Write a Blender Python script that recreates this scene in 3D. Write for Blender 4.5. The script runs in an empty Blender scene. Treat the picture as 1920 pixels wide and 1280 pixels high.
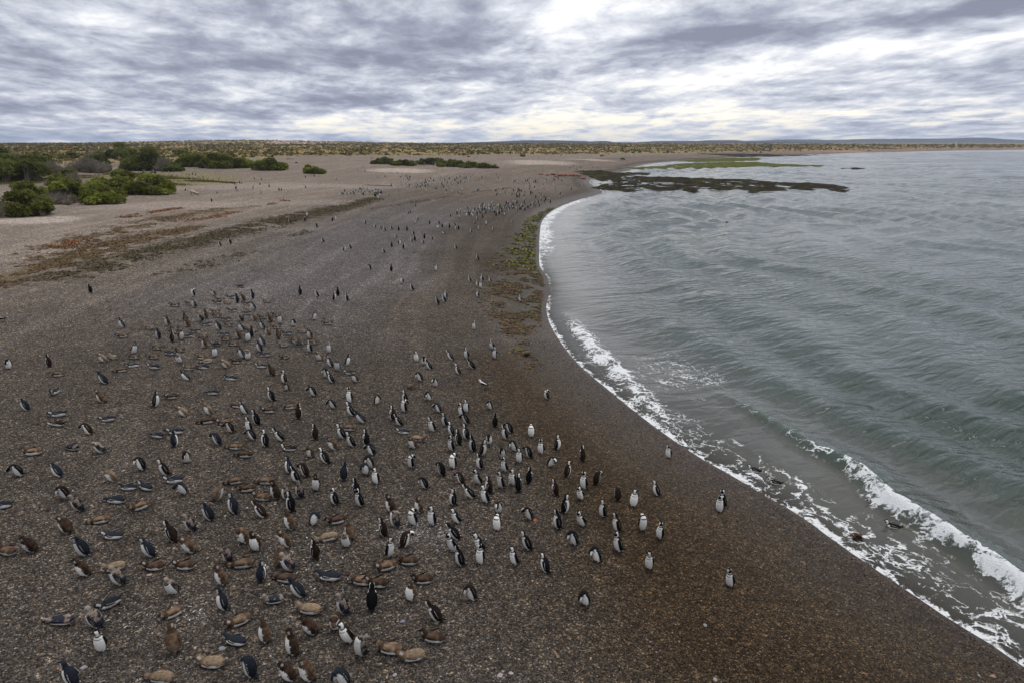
import bpy, math, random
import numpy as np
from mathutils import Vector, kdtree
R = math.radians
random.seed(7); rng = np.random.default_rng(7)
scene = bpy.context.scene
COL = scene.collection

# ------------------------------------------------------------------ camera, light, exposure
CAMZ = 12.5
PITCH = math.atan((640 - 268) / 1280)          # horizon lies 372 px above the middle of the 1920 px photo, 24 mm lens
cam = bpy.data.cameras.new('camera'); camo = bpy.data.objects.new('camera', cam); COL.objects.link(camo)
cam.lens = 24; cam.sensor_width = 36; cam.clip_start = 0.1; cam.clip_end = 40000
camo.location = (0, 0, CAMZ); camo.rotation_euler = (math.pi / 2 - PITCH, 0, 0)
scene.camera = camo
SUN_EL, SUN_AZ = R(76), R(20)                  # ahead of the camera and to the right, behind cloud
sl = bpy.data.lights.new('sun', 'SUN'); sl.energy = 1.1; sl.angle = R(32); sl.color = (1.0, 0.94, 0.86)
so = bpy.data.objects.new('sun', sl); COL.objects.link(so)
sd = Vector((math.sin(SUN_AZ) * math.cos(SUN_EL), math.cos(SUN_AZ) * math.cos(SUN_EL), math.sin(SUN_EL)))
so.rotation_euler = (-sd).to_track_quat('-Z', 'Y').to_euler()
scene.view_settings.view_transform = 'Standard'; scene.view_settings.look = 'None'
scene.view_settings.gamma = 1.0; scene.view_settings.use_curve_mapping = False
scene.view_settings.exposure = 0.60
scene.render.engine = 'CYCLES'
scene.cycles.max_bounces = 5; scene.cycles.diffuse_bounces = 2; scene.cycles.glossy_bounces = 3
scene.cycles.transparent_max_bounces = 6; scene.cycles.transmission_bounces = 3; scene.cycles.volume_bounces = 0
scene.cycles.use_denoising = True

# ------------------------------------------------------------------ node helpers
class NT:
    def __init__(s, tree): s.t = tree
    def n(s, typ, ins=None, **kw):
        nd = s.t.nodes.new(typ)
        for k, v in kw.items(): setattr(nd, k, v)
        for k, v in (ins or {}).items(): s.set(nd.inputs[k], v)
        return nd
    def set(s, sock, v):
        if isinstance(v, bpy.types.NodeSocket): s.t.links.new(v, sock)
        elif isinstance(v, bpy.types.Node): s.t.links.new(v.outputs[0], sock)
        else: sock.default_value = v
    def m(s, op, a, b=0.0, c=None, clamp=False):
        nd = s.t.nodes.new('ShaderNodeMath'); nd.operation = op; nd.use_clamp = clamp
        s.set(nd.inputs[0], a); s.set(nd.inputs[1], b)
        if c is not None: s.set(nd.inputs[2], c)
        return nd.outputs[0]
    def vm(s, op, a, b=None, scale=None):
        nd = s.t.nodes.new('ShaderNodeVectorMath'); nd.operation = op
        s.set(nd.inputs[0], a)
        if b is not None: s.set(nd.inputs[1], b)
        if scale is not None: s.set(nd.inputs['Scale'], scale)
        return nd.outputs['Value'] if op in ('DOT_PRODUCT', 'LENGTH') else nd.outputs[0]
    def mix(s, f, a, b, typ='MIX'):
        nd = s.t.nodes.new('ShaderNodeMix'); nd.data_type = 'RGBA'; nd.blend_type = typ
        s.set(nd.inputs[0], f); s.set(nd.inputs[6], a); s.set(nd.inputs[7], b)
        return nd.outputs[2]
    def ramp(s, f, stops, interp='LINEAR'):
        nd = s.t.nodes.new('ShaderNodeValToRGB'); r = nd.color_ramp; r.interpolation = interp
        while len(r.elements) < len(stops): r.elements.new(0.5)
        for e, (p, c) in zip(r.elements, stops):
            e.position = p; e.color = tuple(c) + (1,) if len(c) == 3 else c
        s.set(nd.inputs[0], f); return nd.outputs[0]
    def ss(s, v, lo, hi):
        nd = s.t.nodes.new('ShaderNodeMapRange'); nd.interpolation_type = 'SMOOTHSTEP'
        s.set(nd.inputs[0], v); s.set(nd.inputs[1], lo); s.set(nd.inputs[2], hi); return nd.outputs[0]
    def noise(s, vec, scale, detail=4, rough=.55, dist=0.0, out=0):
        nd = s.n('ShaderNodeTexNoise', {'Vector': vec, 'Scale': scale, 'Detail': detail, 'Roughness': rough, 'Distortion': dist})
        return nd.outputs[out]
    def xyz(s, x, y, z=0.0):
        return s.n('ShaderNodeCombineXYZ', {0: x, 1: y, 2: z}).outputs[0]

def new_mat(name):
    m = bpy.data.materials.new(name); m.use_nodes = True; m.node_tree.nodes.clear()
    return m, NT(m.node_tree)
def finish(m, t, shader, disp=None, vol=None):
    o = t.n('ShaderNodeOutputMaterial')
    if shader is not None: t.set(o.inputs[0], shader)
    if vol is not None: t.set(o.inputs[1], vol)
    return m

# ------------------------------------------------------------------ pixel -> direction (same lens as the camera)
cP, sP = math.cos(PITCH), math.sin(PITCH)
def ray(u, v):
    X = (np.asarray(u, float) - 960) / 1280; Y = (640 - np.asarray(v, float)) / 1280
    return X, cP + Y * sP, -sP + Y * cP
def on_plane(pts, z=0.0):
    p = np.array(pts, float); x, y, dz = ray(p[:, 0], p[:, 1]); t = (z - CAMZ) / dz
    return np.stack([x * t, y * t], 1)

# ------------------------------------------------------------------ sky: Nishita seen through gaps in a procedural cloud deck
world = bpy.data.worlds.new('World'); scene.world = world; world.use_nodes = True
world.cycles.sampling_method = 'NONE'
wt = NT(world.node_tree); wt.t.nodes.clear()
D = wt.n('ShaderNodeTexCoord').outputs['Generated']
sx = wt.n('ShaderNodeSeparateXYZ', {0: D}); dx, dy, dz = sx.outputs
ay = wt.m('MAXIMUM', wt.m('ABSOLUTE', dy), 0.08)
zc = wt.m('MAXIMUM', dz, 0.0)
zz = wt.m('ADD', zc, 0.115)
px = wt.m('DIVIDE', dx, zz); py = wt.m('DIVIDE', dy, zz)
# cloud-plane coordinates; streaks run from far left to near right
rx = wt.m('ADD', wt.m('MULTIPLY', px, 1.45), wt.m('MULTIPLY', py, 0.30))
ry = wt.m('ADD', wt.m('MULTIPLY', px, -0.22), wt.m('MULTIPLY', py, 1.0))
P = wt.xyz(rx, ry, 0.0)
w1 = wt.noise(P, 0.9, 3, .5, out=1)
Pw = wt.vm('ADD', P, wt.vm('SCALE', wt.vm('SUBTRACT', w1, (0.5, .5, .5)), scale=0.42))
n1 = wt.noise(Pw, 0.95, 7, .58)
n2 = wt.noise(wt.vm('ADD', Pw, (31.7, 4.2, 0)), 3.3, 6, .66)
n3 = wt.noise(wt.vm('ADD', Pw, (11.7, 44.2, 0)), 0.45, 2, .5)
val = wt.m('ADD', wt.m('MULTIPLY', wt.m('SUBTRACT', n1, 0.5), 1.7), wt.m('MULTIPLY', wt.m('SUBTRACT', n2, 0.5), 1.15))
val = wt.m('ADD', val, wt.m('MULTIPLY', wt.m('SUBTRACT', n3, 0.5), 0.5))
val = wt.m('ADD', val, wt.m('MULTIPLY_ADD', dx, 0.05, 0.405))
# the deck glows where the hidden sun stands behind it
gl = wt.m('MAXIMUM', wt.vm('DOT_PRODUCT', D, tuple(sd)), 0.0)
val = wt.m('MULTIPLY_ADD', wt.m('POWER', gl, 2.0), 0.30, val)
# broad bands of this evening's deck, by bearing and height (mirrored behind the viewer)
wa = wt.noise(wt.xyz(wt.m('DIVIDE', dx, ay), wt.m('MULTIPLY', wt.m('DIVIDE', zc, ay), 5.0)), 3.2, 4, .6, out=1)
was = wt.n('ShaderNodeSeparateXYZ', {0: wa})
A = wt.m('ADD', wt.m('DIVIDE', dx, ay), wt.m('MULTIPLY', wt.m('SUBTRACT', was.outputs[0], .5), 0.22))
E = wt.m('ADD', wt.m('DIVIDE', zc, ay), wt.m('MULTIPLY', wt.m('SUBTRACT', was.outputs[1], .5), 0.05))
BANDS = [(1350, 112, 150, 26, .22, -.10), (1590, 92, 200, 16, .20, -.12), (1810, 72, 150, 20, .28, -.15), (1060, 60, 100, 34, .16, 0), (1180, 30, 70, 24, .10, 0),
         (870, 165, 120, 14, .22, 0), (1060, 230, 270, 22, .30, 0), (640, 236, 220, 8, .14, 0), (300, 230, 140, 6, .08, 0), (1500, 215, 400, 30, .08, 0), (130, 45, 110, 24, .18, 0),
         (480, 150, 160, 14, .10, 0), (1000, 105, 60, 30, .10, 0),
         (480, 55, 420, 34, -.14, .0), (760, 108, 300, 22, -.18, -.06), (1640, 42, 320, 16, -.30, -.10), (1180, 128, 260, 10, -.20, -.06), (1290, 70, 170, 9, -.18, -.10), (880, 190, 250, 8, -.14, -.05),
         (100, 150, 220, 34, -.10, 0), (1890, 118, 110, 12, -.18, -.1), (1840, 40, 200, 30, -.16, -.1), (420, 200, 350, 10, -.10, 0)]
for (u, v, su, sv, amp, sl_) in BANDS:
    x, y, z = ray(u, v); a0, e0 = x / y, z / y
    da = wt.m('SUBTRACT', A, float(a0)); de = wt.m('SUBTRACT', E, float(e0))
    de = wt.m('ADD', de, wt.m('MULTIPLY', da, float(sl_)))
    g = wt.m('ADD', wt.m('POWER', wt.m('ABSOLUTE', wt.m('MULTIPLY', da, 1280 / su)), 2.0), wt.m('POWER', wt.m('ABSOLUTE', wt.m('MULTIPLY', de, 1280 / sv)), 2.0))
    g = wt.m('POWER', 2.718, wt.m('MULTIPLY', g, -0.5))
    val = wt.m('MULTIPLY_ADD', g, float(amp), val)
cl = wt.ramp(val, [(0.0, (.185, .198, .258)), (.24, (.272, .288, .355)), (.44, (.40, .42, .48)), (.62, (.54, .558, .605)), (.82, (.715, .72, .73)), (1.0, (.84, .825, .79))])
warm = wt.m('MULTIPLY', wt.m('POWER', 2.718, wt.m('MULTIPLY', zc, -24.0)), wt.ss(val, .45, .95))
cl = wt.mix(wt.m('MULTIPLY', warm, wt.m('ADD', .85, wt.m('MULTIPLY', A, .25)), clamp=True), cl, (.86, .73, .47, 1))
sky = wt.n('ShaderNodeTexSky', sky_type='NISHITA', sun_disc=False, sun_elevation=SUN_EL, sun_rotation=SUN_AZ)
bg1 = wt.n('ShaderNodeBackground', {0: sky.outputs[0], 1: 0.10})
bg2 = wt.n('ShaderNodeBackground', {0: cl, 1: 1.0})
cover = wt.m('SUBTRACT', 1.0, wt.m('MULTIPLY', wt.ss(n2, .62, .80), 0.35))
mx = wt.n('ShaderNodeMixShader', {0: cover, 1: bg1.outputs[0], 2: bg2.outputs[0]})
wt.set(wt.n('ShaderNodeOutputWorld').inputs[0], mx.outputs[0])

# ------------------------------------------------------------------ numpy noise
def _h(ix, iy, sd):
    n = (ix.astype(np.int64) * 374761393 + iy.astype(np.int64) * 668265263 + sd * 974711) & 0x7fffffff
    n = ((n ^ (n >> 13)) * 1274126177) & 0x7fffffff
    return ((n ^ (n >> 16)) & 0xffff) / 65535.0
def vnoise(x, y, sd=0):
    ix = np.floor(x); iy = np.floor(y); fx = x - ix; fy = y - iy
    fx = fx * fx * (3 - 2 * fx); fy = fy * fy * (3 - 2 * fy)
    ix = ix.astype(np.int64); iy = iy.astype(np.int64)
    a = _h(ix, iy, sd); b = _h(ix + 1, iy, sd); c = _h(ix, iy + 1, sd); d = _h(ix + 1, iy + 1, sd)
    return a + (b - a) * fx + (c - a) * fy + (a - b - c + d) * fx * fy
def fbm(x, y, o=4, sd=0, g=.5):
    s = 0; a = 1; t = 0
    for i in range(o):
        s = s + a * vnoise(x, y, sd + i * 17); t += a; a *= g; x = x * 2.03 + 5.1; y = y * 2.03 + 1.7
    return s / t
def sstep(v, lo, hi):
    t = np.clip((v - lo) / (hi - lo), 0, 1); return t * t * (3 - 2 * t)
def catmull(p, n=4):
    p = np.array(p, float); q = np.vstack([2 * p[0] - p[1], p, 2 * p[-1] - p[-2]]); out = []
    for i in range(1, len(q) - 2):
        for k in range(n):
            t = k / n
            out.append(.5 * (2 * q[i] + (q[i + 1] - q[i - 1]) * t + (2 * q[i - 1] - 5 * q[i] + 4 * q[i + 1] - q[i + 2]) * t * t + (3 * q[i] - q[i - 1] - 3 * q[i + 1] + q[i + 2]) * t ** 3))
    out.append(q[-2]); return np.array(out)
def polydist(x, y, poly, along=False):
    x = np.asarray(x, float).ravel(); y = np.asarray(y, float).ravel(); poly = np.asarray(poly)
    A_ = poly[:-1]; E_ = poly[1:] - A_; L2 = (E_ ** 2).sum(1) + 1e-12
    best = np.empty(x.shape); sgn = np.empty(x.shape); par = np.empty(x.shape)
    for k in range(0, len(x), 4000):                       # blocks small enough for the cache
        px_ = x[k:k + 4000, None] - A_[:, 0]; py_ = y[k:k + 4000, None] - A_[:, 1]
        t = np.clip((px_ * E_[:, 0] + py_ * E_[:, 1]) / L2, 0, 1)
        qx = px_ - t * E_[:, 0]; qy = py_ - t * E_[:, 1]; d = qx * qx + qy * qy
        i = d.argmin(1); r = np.arange(len(i)); best[k:k + 4000] = d[r, i]
        if along: sgn[k:k + 4000] = E_[i, 0] * qy[r, i] - E_[i, 1] * qx[r, i]; par[k:k + 4000] = i + t[r, i]
    r = np.sqrt(best)
    return (r, sgn, par) if along else r
def inside(x, y, poly):
    x = np.asarray(x, float); sh = x.shape; x = x.ravel(); y = np.asarray(y, float).ravel(); poly = np.asarray(poly); nx = np.roll(poly, -1, 0)
    dy_ = nx[:, 1] - poly[:, 1]; dy_ = np.where(np.abs(dy_) < 1e-9, 1e-9, dy_); sl_ = (nx[:, 0] - poly[:, 0]) / dy_
    c = np.empty(x.shape, bool)
    for k in range(0, len(x), 4000):
        yy = y[k:k + 4000, None]; xx = x[k:k + 4000, None]
        c[k:k + 4000] = ((((poly[:, 1] > yy) != (nx[:, 1] > yy)) & (xx < sl_ * (yy - poly[:, 1]) + poly[:, 0])).sum(1) % 2) == 1
    return c.reshape(sh)

# ------------------------------------------------------------------ shoreline and terrain
WPX = [(1920, 1250), (1860, 1209), (1780, 1160), (1700, 1106), (1620, 1052), (1560, 1010), (1500, 966), (1430, 926), (1370, 890), (1300, 850), (1250, 812), (1190, 770),
       (1130, 722), (1084, 682), (1050, 640), (1030, 605), (1024, 575), (1030, 548), (1026, 520), (1012, 500), (1011, 470), (1012, 440), (1018, 412), (1044, 391), (1085, 375), (1130, 362)]
W0 = on_plane(WPX)
W1 = on_plane([(1118, 352), (1105, 340), (1130, 330), (1180, 320), (1188, 314), (1230, 306), (1330, 299), (1430, 293), (1550, 289), (1700, 285), (1920, 281)])
NEAR = np.array([(40, -60), (26, -25), (18.5, 0), (15, 8)])
WL = catmull(np.vstack([NEAR, W0, W1, [(2200, 1900), (5200, 2600)]]), 3)
LAND = np.vstack([WL, [(9000, 12000), (-9000, 12000), (-9000, -300), (40, -300)]])
def shore(x, y):
    x = np.asarray(x, float); y = np.asarray(y, float); sh = x.shape
    d = polydist(x, y, WL).reshape(sh)
    return np.where(inside(x, y, LAND), d, -d)
ZS = [-400, -60, -20, -8, -3, 0, 1.2, 4, 10, 20, 35, 50, 80, 130, 250, 600, 1200, 3000, 9000]
ZZ = [-6, -4, -2.2, -1.0, -.35, 0, .16, .50, 1.10, 1.75, 2.4, 2.9, 3.5, 4.4, 6.0, 8.4, 10.0, 10.8, 11.0]
def zterr(x, y, s=None):
    x = np.asarray(x, float); y = np.asarray(y, float)
    if s is None: s = shore(x, y)
    z = np.interp(s, ZS, ZZ)
    w = sstep(s, 4, 30)
    z = z + w * .22 * (fbm(x / 14, y / 14, 3, 3) - .5) + sstep(s, 2, 9) * .05 * (fbm(x / 2.2, y / 2.2, 2, 9) - .5)
    z = z + sstep(s, 55, 140) * 1.5 * (fbm(x / 60, y / 60, 3, 21) - .5) * (1 - .75 * sstep(y, 500, 1500))
    # storm berm ridges where the wrack lies
    z = z + .28 * np.exp(-((s - 36) / 4.0) ** 2) + .16 * np.exp(-((s - 25) / 2.0) ** 2) + .10 * np.exp(-((s - 14) / 1.6) ** 2)
    z = z + sstep(s, 150, 600) * 1.6 * (fbm(x / 260, y / 260, 3, 33) - .5)
    z = z + 7.5 * np.exp(-((x + 640) / 260) ** 2 - ((y - 1750) / 300) ** 2)
    return z
def ground(u, v):
    """meet the view ray through a photo pixel with the terrain -> world x, y, z"""
    u = np.atleast_1d(np.asarray(u, float)); v = np.atleast_1d(np.asarray(v, float))
    dx_, dy_, dz_ = ray(u, v); lo = np.full(u.shape, 5.0); hi = lo.copy(); t = lo.copy(); done = np.zeros(u.shape, bool)
    for k in range(70):
        tn = t * 1.09
        below = (CAMZ + dz_ * tn < zterr(dx_ * tn, dy_ * tn)) & ~done
        lo = np.where(below, t, lo); hi = np.where(below, tn, hi); done |= below; t = np.where(done, t, tn)
        if done.all(): break
    for k in range(14):
        m = .5 * (lo + hi); b = CAMZ + dz_ * m < zterr(dx_ * m, dy_ * m)
        hi = np.where(b, m, hi); lo = np.where(b, lo, m)
    x = dx_ * hi; y = dy_ * hi
    return np.stack([x, y, zterr(x, y)], 1)
def gpt(u, v): return ground(u, v)[0]

def mesh_obj(name, verts, faces, mat=None, parent=None, smooth=False, cols=None, attrs=None, link=True):
    me = bpy.data.meshes.new(name)
    verts = np.asarray(verts, float)
    if isinstance(faces, np.ndarray):
        nf, k = faces.shape
        me.vertices.add(len(verts)); me.vertices.foreach_set('co', verts.astype(np.float32).ravel())
        me.loops.add(nf * k); me.loops.foreach_set('vertex_index', faces.astype(np.int32).ravel())
        me.polygons.add(nf); me.polygons.foreach_set('loop_start', np.arange(0, nf * k, k, dtype=np.int32))
        me.update(calc_edges=True); me.validate()
    else:
        me.from_pydata([tuple(v) for v in verts], [], faces); me.update()
    if smooth: me.shade_smooth()
    if cols is not None:
        c = np.ones((len(verts), 4), np.float32); c[:, :3] = cols
        a = me.color_attributes.new('Col', 'FLOAT_COLOR', 'POINT'); a.data.foreach_set('color', c.ravel())
    for k, v in (attrs or {}).items():
        a = me.attributes.new(k, 'FLOAT', 'POINT'); a.data.foreach_set('value', np.asarray(v, np.float32).ravel())
    if mat: me.materials.append(mat)
    o = bpy.data.objects.new(name, me)
    if link: COL.objects.link(o)
    if parent: o.parent = parent
    return o
def tag(o, label=None, cat=None, group=None, kind=None):
    if label: o['label'] = label
    if cat: o['category'] = cat
    if group: o['group'] = group
    if kind: o['kind'] = kind
    return o
def grid_faces(ny, nx, keep=None):
    i = np.arange(ny - 1)[:, None] * nx + np.arange(nx - 1)[None, :]
    f = np.stack([i, i + 1, i + nx + 1, i + nx], -1).reshape(-1, 4)
    if keep is not None: f = f[keep[f].any(1)]
    return f
def compact(verts, faces, *arrs):
    used = np.unique(faces); mp = np.full(len(verts), -1); mp[used] = np.arange(len(used))
    return (verts[used], mp[faces]) + tuple(a[used] for a in arrs)
def axis(lo, hi, d0, g, centre=0.0):
    out = [centre]; x = centre
    while x < hi: x += max(d0, g * abs(x)); out.append(x)
    x = centre; neg = []
    while x > lo: x -= max(d0, g * abs(x)); neg.append(x)
    return np.array(neg[::-1] + out)

# ---- terrain sheet
gx = axis(-5200, 5200, .36, .018); gy = np.concatenate([np.arange(-12, 6, 1.5), axis(6, 7200, .34, .015, 6.0)])
GX, GY = np.meshgrid(gx, gy); GS = shore(GX, GY); GZ = zterr(GX, GY, GS)
x, y, s = GX.ravel(), GY.ravel(), GS.ravel()
n8 = fbm(x / 8, y / 8, 3, 51); n25 = fbm(x / 25, y / 25, 3, 61); n2_ = fbm(x / 2.5, y / 2.5, 3, 71)
def C(r, g, b): return np.array([r, g, b])[None, :]
def lerp(a, b, t): return a + (b - a) * t[:, None]
dry = lerp(C(.062, .053, .045), C(.092, .080, .069), n25)          # grey-brown shingle
col = dry
wob = s + 5 * (n8 - .5) + 2 * (n2_ - .5)
grey = sstep(wob, 9, 15) * (1 - sstep(wob, 22, 36)) * sstep(y, 30, 52) * (1 - sstep(y, 105, 150))
col = lerp(col, C(.118, .113, .116), grey * .9)
pink = sstep(wob, 20, 50)
col = lerp(col, C(.218, .190, .167), pink)
farb = sstep(y, 85, 190) * sstep(s, 3, 12)
col = lerp(col, lerp(C(.128, .108, .092), C(.172, .147, .127), n25), farb * (1 - .6 * pink))
col = lerp(col, C(.052, .037, .022), (1 - sstep(wob / np.interp(y, [14, 24, 45], [1.15, .85, .55]), 6, 12.5)) * (1 - sstep(y, 70, 120) * .45))   # damp red-brown foreshore shingle
col = lerp(col, C(.045, .032, .023), (1 - sstep(s + 1.2 * (n2_ - .5), .3, 1.6)))        # just wetted strip
stripe = sstep(fbm(s / .9, (x + y) / 30, 2, 81), .52, .66)
col = col * (1 + .22 * (stripe - .4))[:, None] * (0.86 + .28 * n2_)[:, None]
# scrub plain
bound = np.interp(y, [0, 380, 600, 750, 1500], [185, 185, 75, 42, 30])
scrub = sstep(s + 30 * (n25 - .5), bound - 8, bound + 16)
plain = lerp(C(.265, .195, .085), C(.190, .158, .066), fbm(x / 40, y / 40, 4, 91))
col = lerp(col, plain, scrub)
col = lerp(col, C(.215, .160, .125), sstep(y, 700, 900) * (1 - sstep(s, 26, 60)) * (s > 4))
def stain(pl, hw, c, amt):
    """ground browned by weed along a band of the beach"""
    global col
    g = catmull(ground([p[0] for p in pl], [p[1] for p in pl])[:, :2], 4); near = (np.abs(x) < 160) & (y > 5) & (y < 260)
    d = np.full(x.shape, 1e3); d[near] = polydist(x[near], y[near], g)
    m = (1 - sstep(d + hw * (n8 - .5) + .5 * hw * (n2_ - .5), .3 * hw, hw)) * (.45 + .55 * sstep(n2_, .38, .6))
    col = lerp(col, C(*c), m * amt)
def patch(u, v, ru, rv, c, amt, rag=.6):
    global col
    p = gpt(u, v); q = gpt(u, v - rv) if v - rv > 269 else p * 1.3; q2 = gpt(u, v + rv)
    hw = ru * math.hypot(p[0], p[1]) / 1280; hy = max(.5 * math.hypot(q[0] - q2[0], q[1] - q2[1]), 1.0)   # an ellipse on the ground
    ax = np.array([p[0], p[1]]) / math.hypot(p[0], p[1])
    al = (x - p[0]) * ax[0] + (y - p[1]) * ax[1]; ac = -(x - p[0]) * ax[1] + (y - p[1]) * ax[0]
    r = (ac / hw) ** 2 + (al / hy) ** 2
    m = 1 - sstep(r + rag * (n8 + n2_ - 1), .2, 1.0)
    col = lerp(col, C(*c), m * amt)
stain([(-40, 540), (60, 505), (150, 480), (230, 455), (300, 440), (370, 425)], 2.6, (.105, .075, .038), .75)
stain([(60, 480), (200, 440), (330, 405), (430, 390)], 3.0, (.17, .125, .085), .5)
stain([(120, 520), (250, 480), (350, 455), (420, 437), (520, 415), (600, 398), (660, 385), (705, 372)], 2.5, (.080, .064, .040), .8)
stain([(1000, 425), (994, 460), (985, 500), (982, 545), (985, 580)], 2.8, (.040, .036, .016), .8)
# guano-white crusts and bare pale ground, each a spot on the beach itself
for a in [(750, 320, 70, 5, (.42, .37, .34), .75), (1010, 305, 80, 5, (.40, .36, .33), .7), (1110, 300, 50, 2.2, (.42, .36, .31), .6), (70, 413, 70, 9, (.42, .38, .36), .8), (330, 385, 150, 9, (.32, .28, .26), .6),
          (140, 470, 140, 6, (.28, .25, .23), .5), (480, 350, 170, 8, (.30, .265, .25), .6), (560, 380, 160, 7, (.27, .245, .235), .5), (690, 350, 110, 6, (.27, .24, .23), .5),
          (560, 267, 60, 1.6, (.44, .33, .29), .9), (450, 425, 160, 8, (.20, .185, .18), .5), (790, 1000, 110, 40, (.15, .142, .142), .45), (1480, 281, 200, 1.2, (.34, .25, .17), .6), (300, 335, 150, 16, (.19, .17, .065), .55)]:
    patch(*a)
V = np.stack([x, y, GZ.ravel()], 1); F = grid_faces(len(gy), len(gx), s > -45)
V, F, col2, s2 = compact(V, F, col, s)

def pebble_mat():
    m, t = new_mat('shingle')
    pos = t.n('ShaderNodeNewGeometry').outputs['Position']
    base = t.n('ShaderNodeAttribute', attribute_name='Col').outputs['Color']
    sh = t.n('ShaderNodeAttribute', attribute_name='shore').outputs['Fac']
    v1 = t.n('ShaderNodeTexVoronoi', {'Vector': pos, 'Scale': 25.0, 'Randomness': 1.0})
    v2 = t.n('ShaderNodeTexVoronoi', {'Vector': pos, 'Scale': 11.0, 'Randomness': 1.0})
    v3 = t.n('ShaderNodeTexVoronoi', {'Vector': pos, 'Scale': 2.3, 'Randomness': 1.0})
    def val(n): return t.n('ShaderNodeSeparateColor', {0: n.outputs['Color']}).outputs
    a, b, c = val(v1), val(v2), val(v3)
    k = t.ramp(a[0], [(0, (.25, .25, .27)), (.45, (.66, .65, .63)), (.80, (1.25, 1.2, 1.10)), (.93, (2.2, 2.1, 1.95)), (1, (3.6, 3.5, 3.3))])
    k2 = t.ramp(b[0], [(0, (.62, .62, .64)), (.6, (1.0, 1.0, 1.0)), (.9, (1.3, 1.26, 1.2)), (1, (2.3, 2.2, 2.1))])
    k3 = t.ramp(c[0], [(0, (.82, .82, .84)), (.8, (1.06, 1.05, 1.04)), (1, (1.45, 1.42, 1.4))])
    cc = t.mix(1.0, base, k, 'MULTIPLY'); cc = t.mix(.85, cc, k2, 'MULTIPLY'); cc = t.mix(.35, cc, k3, 'MULTIPLY')
    tint = t.ramp(a[1], [(0, (1.22, .98, .74)), (.3, (1, 1, 1)), (.7, (.92, 1.0, 1.10)), (1, (1.10, 1.0, .85))])
    cc = t.mix(.75, cc, tint, 'MULTIPLY')
    big = t.noise(pos, .9, 5, .65)
    cc = t.mix(1.0, cc, t.ramp(big, [(.25, (.84, .84, .85)), (.5, (1, 1, 1)), (.78, (1.14, 1.13, 1.1))]), 'MULTIPLY')
    hgt = t.m('ADD', t.m('MULTIPLY', v1.outputs['Distance'], -.030), t.m('MULTIPLY', v2.outputs['Distance'], -.045))
    hgt = t.m('ADD', hgt, t.m('MULTIPLY', t.noise(pos, 3.0, 4, .6), .10))
    bp = t.n('ShaderNodeBump', {'Height': hgt, 'Strength': .9, 'Distance': 1.0})
    wet = t.m('SUBTRACT', 1.0, t.ss(sh, .4, 7.0))
    rough = t.m('SUBTRACT', .82, t.m('MULTIPLY', wet, .34))
    b_ = t.n('ShaderNodeBsdfPrincipled', {'Base Color': cc, 'Roughness': rough, 'Normal': bp.outputs[0], 'Specular IOR Level': t.m('ADD', .06, t.m('MULTIPLY', wet, .22))})
    return finish(m, t, b_.outputs[0])
SHINGLE = pebble_mat()
tag(mesh_obj('beach', V, F, SHINGLE, smooth=True, cols=col2, attrs={'shore': s2}), kind='structure')

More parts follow.
